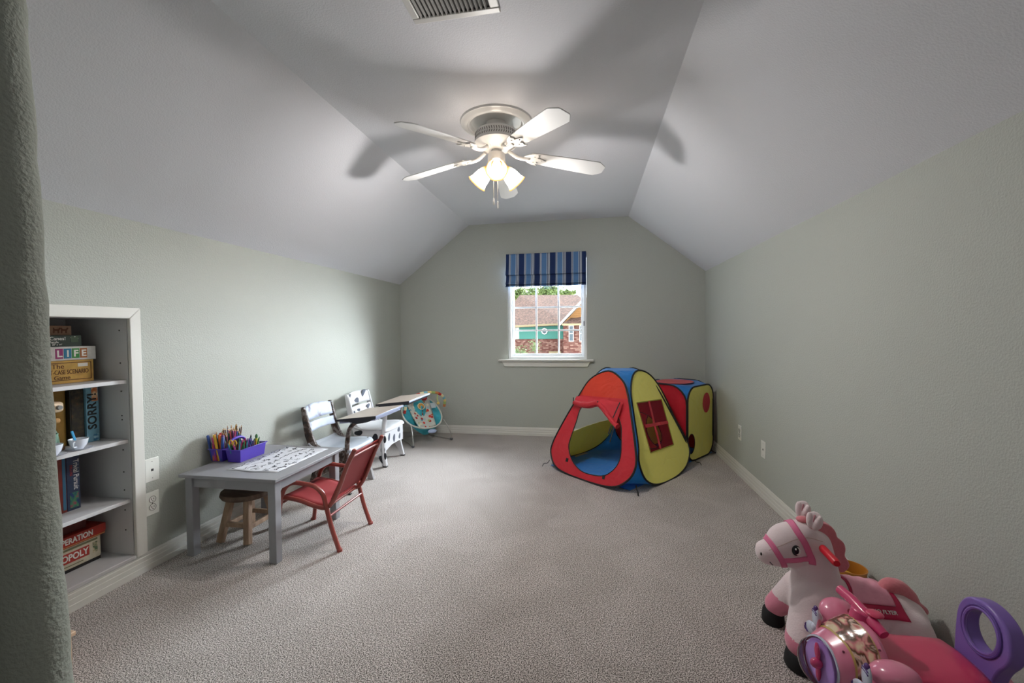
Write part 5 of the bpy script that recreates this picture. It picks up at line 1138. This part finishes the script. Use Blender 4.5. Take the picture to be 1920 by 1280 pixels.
# wings with screw holes, propeller ornaments
for s in (-1, 1):
    wg = MB(); wg.ell((.765, YP+s*.122, .308), (.055, .052, .034), Matrix.Rotation(R(20*s), 3, 'X'), n=28, m=20); wg.ell((.735, YP+s*.115, .268), (.03, .025, .020), n=20, m=14); wg.ell((.785, YP+s*.09, .25), (.055, .045, .045), n=20, m=14)
    wo = wg.build('wing', m_pk, pl_o, smooth=True); md = wo.modifiers.new('r', 'REMESH'); md.mode = 'VOXEL'; md.voxel_size = .005; md.use_smooth_shade = True; md = wo.modifiers.new('s', 'SMOOTH'); md.iterations = 8
    for dx, dy, dz in ((.0, .012, .038), (-.03, .025, .018), (.035, .02, .02)): MB().ell((.765+dx*.9, YP+s*(.118+dy*.8), .338-abs(dx)*.25+s*dy*.1), (.004, .004, .003)).build('screw_hole', m_screw, wo)
    if s > 0: MB().ell((.775, YP+.105, .331), (.015, .015, .005), Matrix.Rotation(R(20), 3, 'X')).build('rose_emblem', mat('deep_rose', (140, 30, 60), .5), wo, smooth=True)
    c = Vector((.698, YP+s*.125, .262-s*.006)); pr = MB(); pr.ell(c, (.012, .013, .015), n=18)
    ppo = pr.build('propeller_hub', m_wp, pl_o, smooth=True)
    MB().tube([c+Vector((0, 0, 0)), Vector((.735, YP+s*.118, .248))], .010, 10).build('propeller_shaft', m_pk, pl_o, smooth=True)
    for ang_ in (95, 215, 325):
        d = Vector((0, math.cos(R(ang_)), math.sin(R(ang_)))); rt_ = Matrix.Rotation(R(ang_-90), 3, 'X')
        bl = MB().ell(c+d*.035, (.007, .019, .034), rt_, n=20).build('propeller_blade', m_wp, pl_o, smooth=True)
        for rr2, w in ((.046, .0018), (.053, .0018)):
            MB().tube([c+d*(rr2+.004*math.cos(t))+Vector((0, -d.z, d.y))*.0155*math.sin(t)*(1-(rr2-.04)*16)+Vector((-.0052, 0, 0)) for t in (-1.2, -.8, -.4, 0, .4, .8, 1.2)], w, 6).build('stripe', m_pdk, bl)
        MB().ell(c+d*.063+Vector((-.001, 0, 0)), (.006, .0085, .0085), rt_).build('blade_tip', m_pdk, bl, smooth=True)
MB().prism([(0, 0), (.02, 0), (.004, .05)], (.672, YP+.055, .275), (0, 1, 0), (0, 0, 1), (.012, 0, 0)).build('fin', m_pk, pl_o, bevel=.004)
MB().tube([(.781, YP+.05, .318), (.783, YP, .320), (.781, YP-.06, .312)], .004, 8).build('chrome_trim', mat('dull_chrome', (150, 140, 136), .3, metal=.8), pl_o, smooth=True)
m_rose = ramp_mat('rose_decal', [(.4, (190, 40, 60)), (.55, (150, 130, 60)), (.7, (206, 120, 120))], 60, 2)
w_ = wrap(.745, .770, 150, 178, .0015); w_.build('flower_decal', m_rose, pl_o, smooth=True)
# purple hoop backrest
hc = Vector((1.040, YP-.003, .372)); ho = []; hi = []; n = 48
outer = [(.078, -.145), (.083, -.09), (.088, -.03), (.086, .03), (.062, .072), (.02, .090), (-.03, .086), (-.075, .058), (-.096, .01), (-.092, -.035), (-.07, -.075), (-.058, -.115), (-.062, -.155)]
inner = [(.058*math.cos(2*PI*i/28)-.002, .062*math.sin(2*PI*i/28)+.004) for i in range(28)]
outer = [(p.x, p.y) for p in spline([(a, b_, 0) for a, b_ in outer], 4)]
U = Vector((0, 1, 0)); Vv = Vector((.10, 0, 1)).normalized()
outer = [(a*.88, b_*.88) for a, b_ in outer]; inner = [(a*.86, b_*.86) for a, b_ in inner]
V1, F1 = holed(outer, [inner], hc, U, Vv); th = Vector((.038, 0, 0)); nV = len(V1); mb = MB(); mb.add(V1, F1); mb.add([v+th for v in V1], F1)
for loop in (outer, inner):
    pts = [hc+U*a+Vv*b_ for a, b_ in loop]; k = len(pts); mb.add(pts+[p+th for p in pts], [(i, (i+1) % k, k+(i+1) % k, k+i) for i in range(k)])
mb.build('hoop_backrest', m_pur, pl_o, smooth=True, bevel=.006, seg=3, merge=True, ang=35)
MB().tube([hc+U*a*1.17+Vv*b_*1.17+Vector((-.001, 0, 0)) for a, b_ in inner], .0035, 8, closed=True).build('hoop_groove', mat('shaded_lavender', (96, 66, 146), .4), pl_o, smooth=True)
MB().tube([hc+U*a*1.04+Vv*b_*1.04+Vector((.0, 0, 0)) for a, b_ in inner], .005, 8, closed=True).build('hoop_lip', m_pur, pl_o, smooth=True)
# wheels
for x in (.74, 1.02):
    for s in (-1, 1): MB().lathe([(0, -.014), (.02, -.016), (.045, -.014), (.05, -.006), (.05, .006), (.045, .014), (0, .014)], (x, YP+s*.095, .05), (0, 1, 0), 28).build('wheel', m_pur, pl_o, smooth=True)

# mustard bowl behind the horse
bw = empty('plastic_bowl', (1.12, 2.08, 0), 'mustard brown plastic tub by the baseboard behind the horse', 'bowl')
MB().lathe([(0, 0), (.046, 0), (.05, .01), (.062, .135), (.065, .15), (.060, .15), (.057, .135), (.046, .012), (0, .008)], (1.12, 2.08, 0), n=36).build('tub', mat('mustard_plastic', (176, 112, 36), .4), bw, smooth=True)
MB().ell((1.105, 2.085, .105), (.038, .034, .02)).build('yellow_block', mat('yellow_ball_plastic', (226, 180, 50), .4), bw, smooth=True)
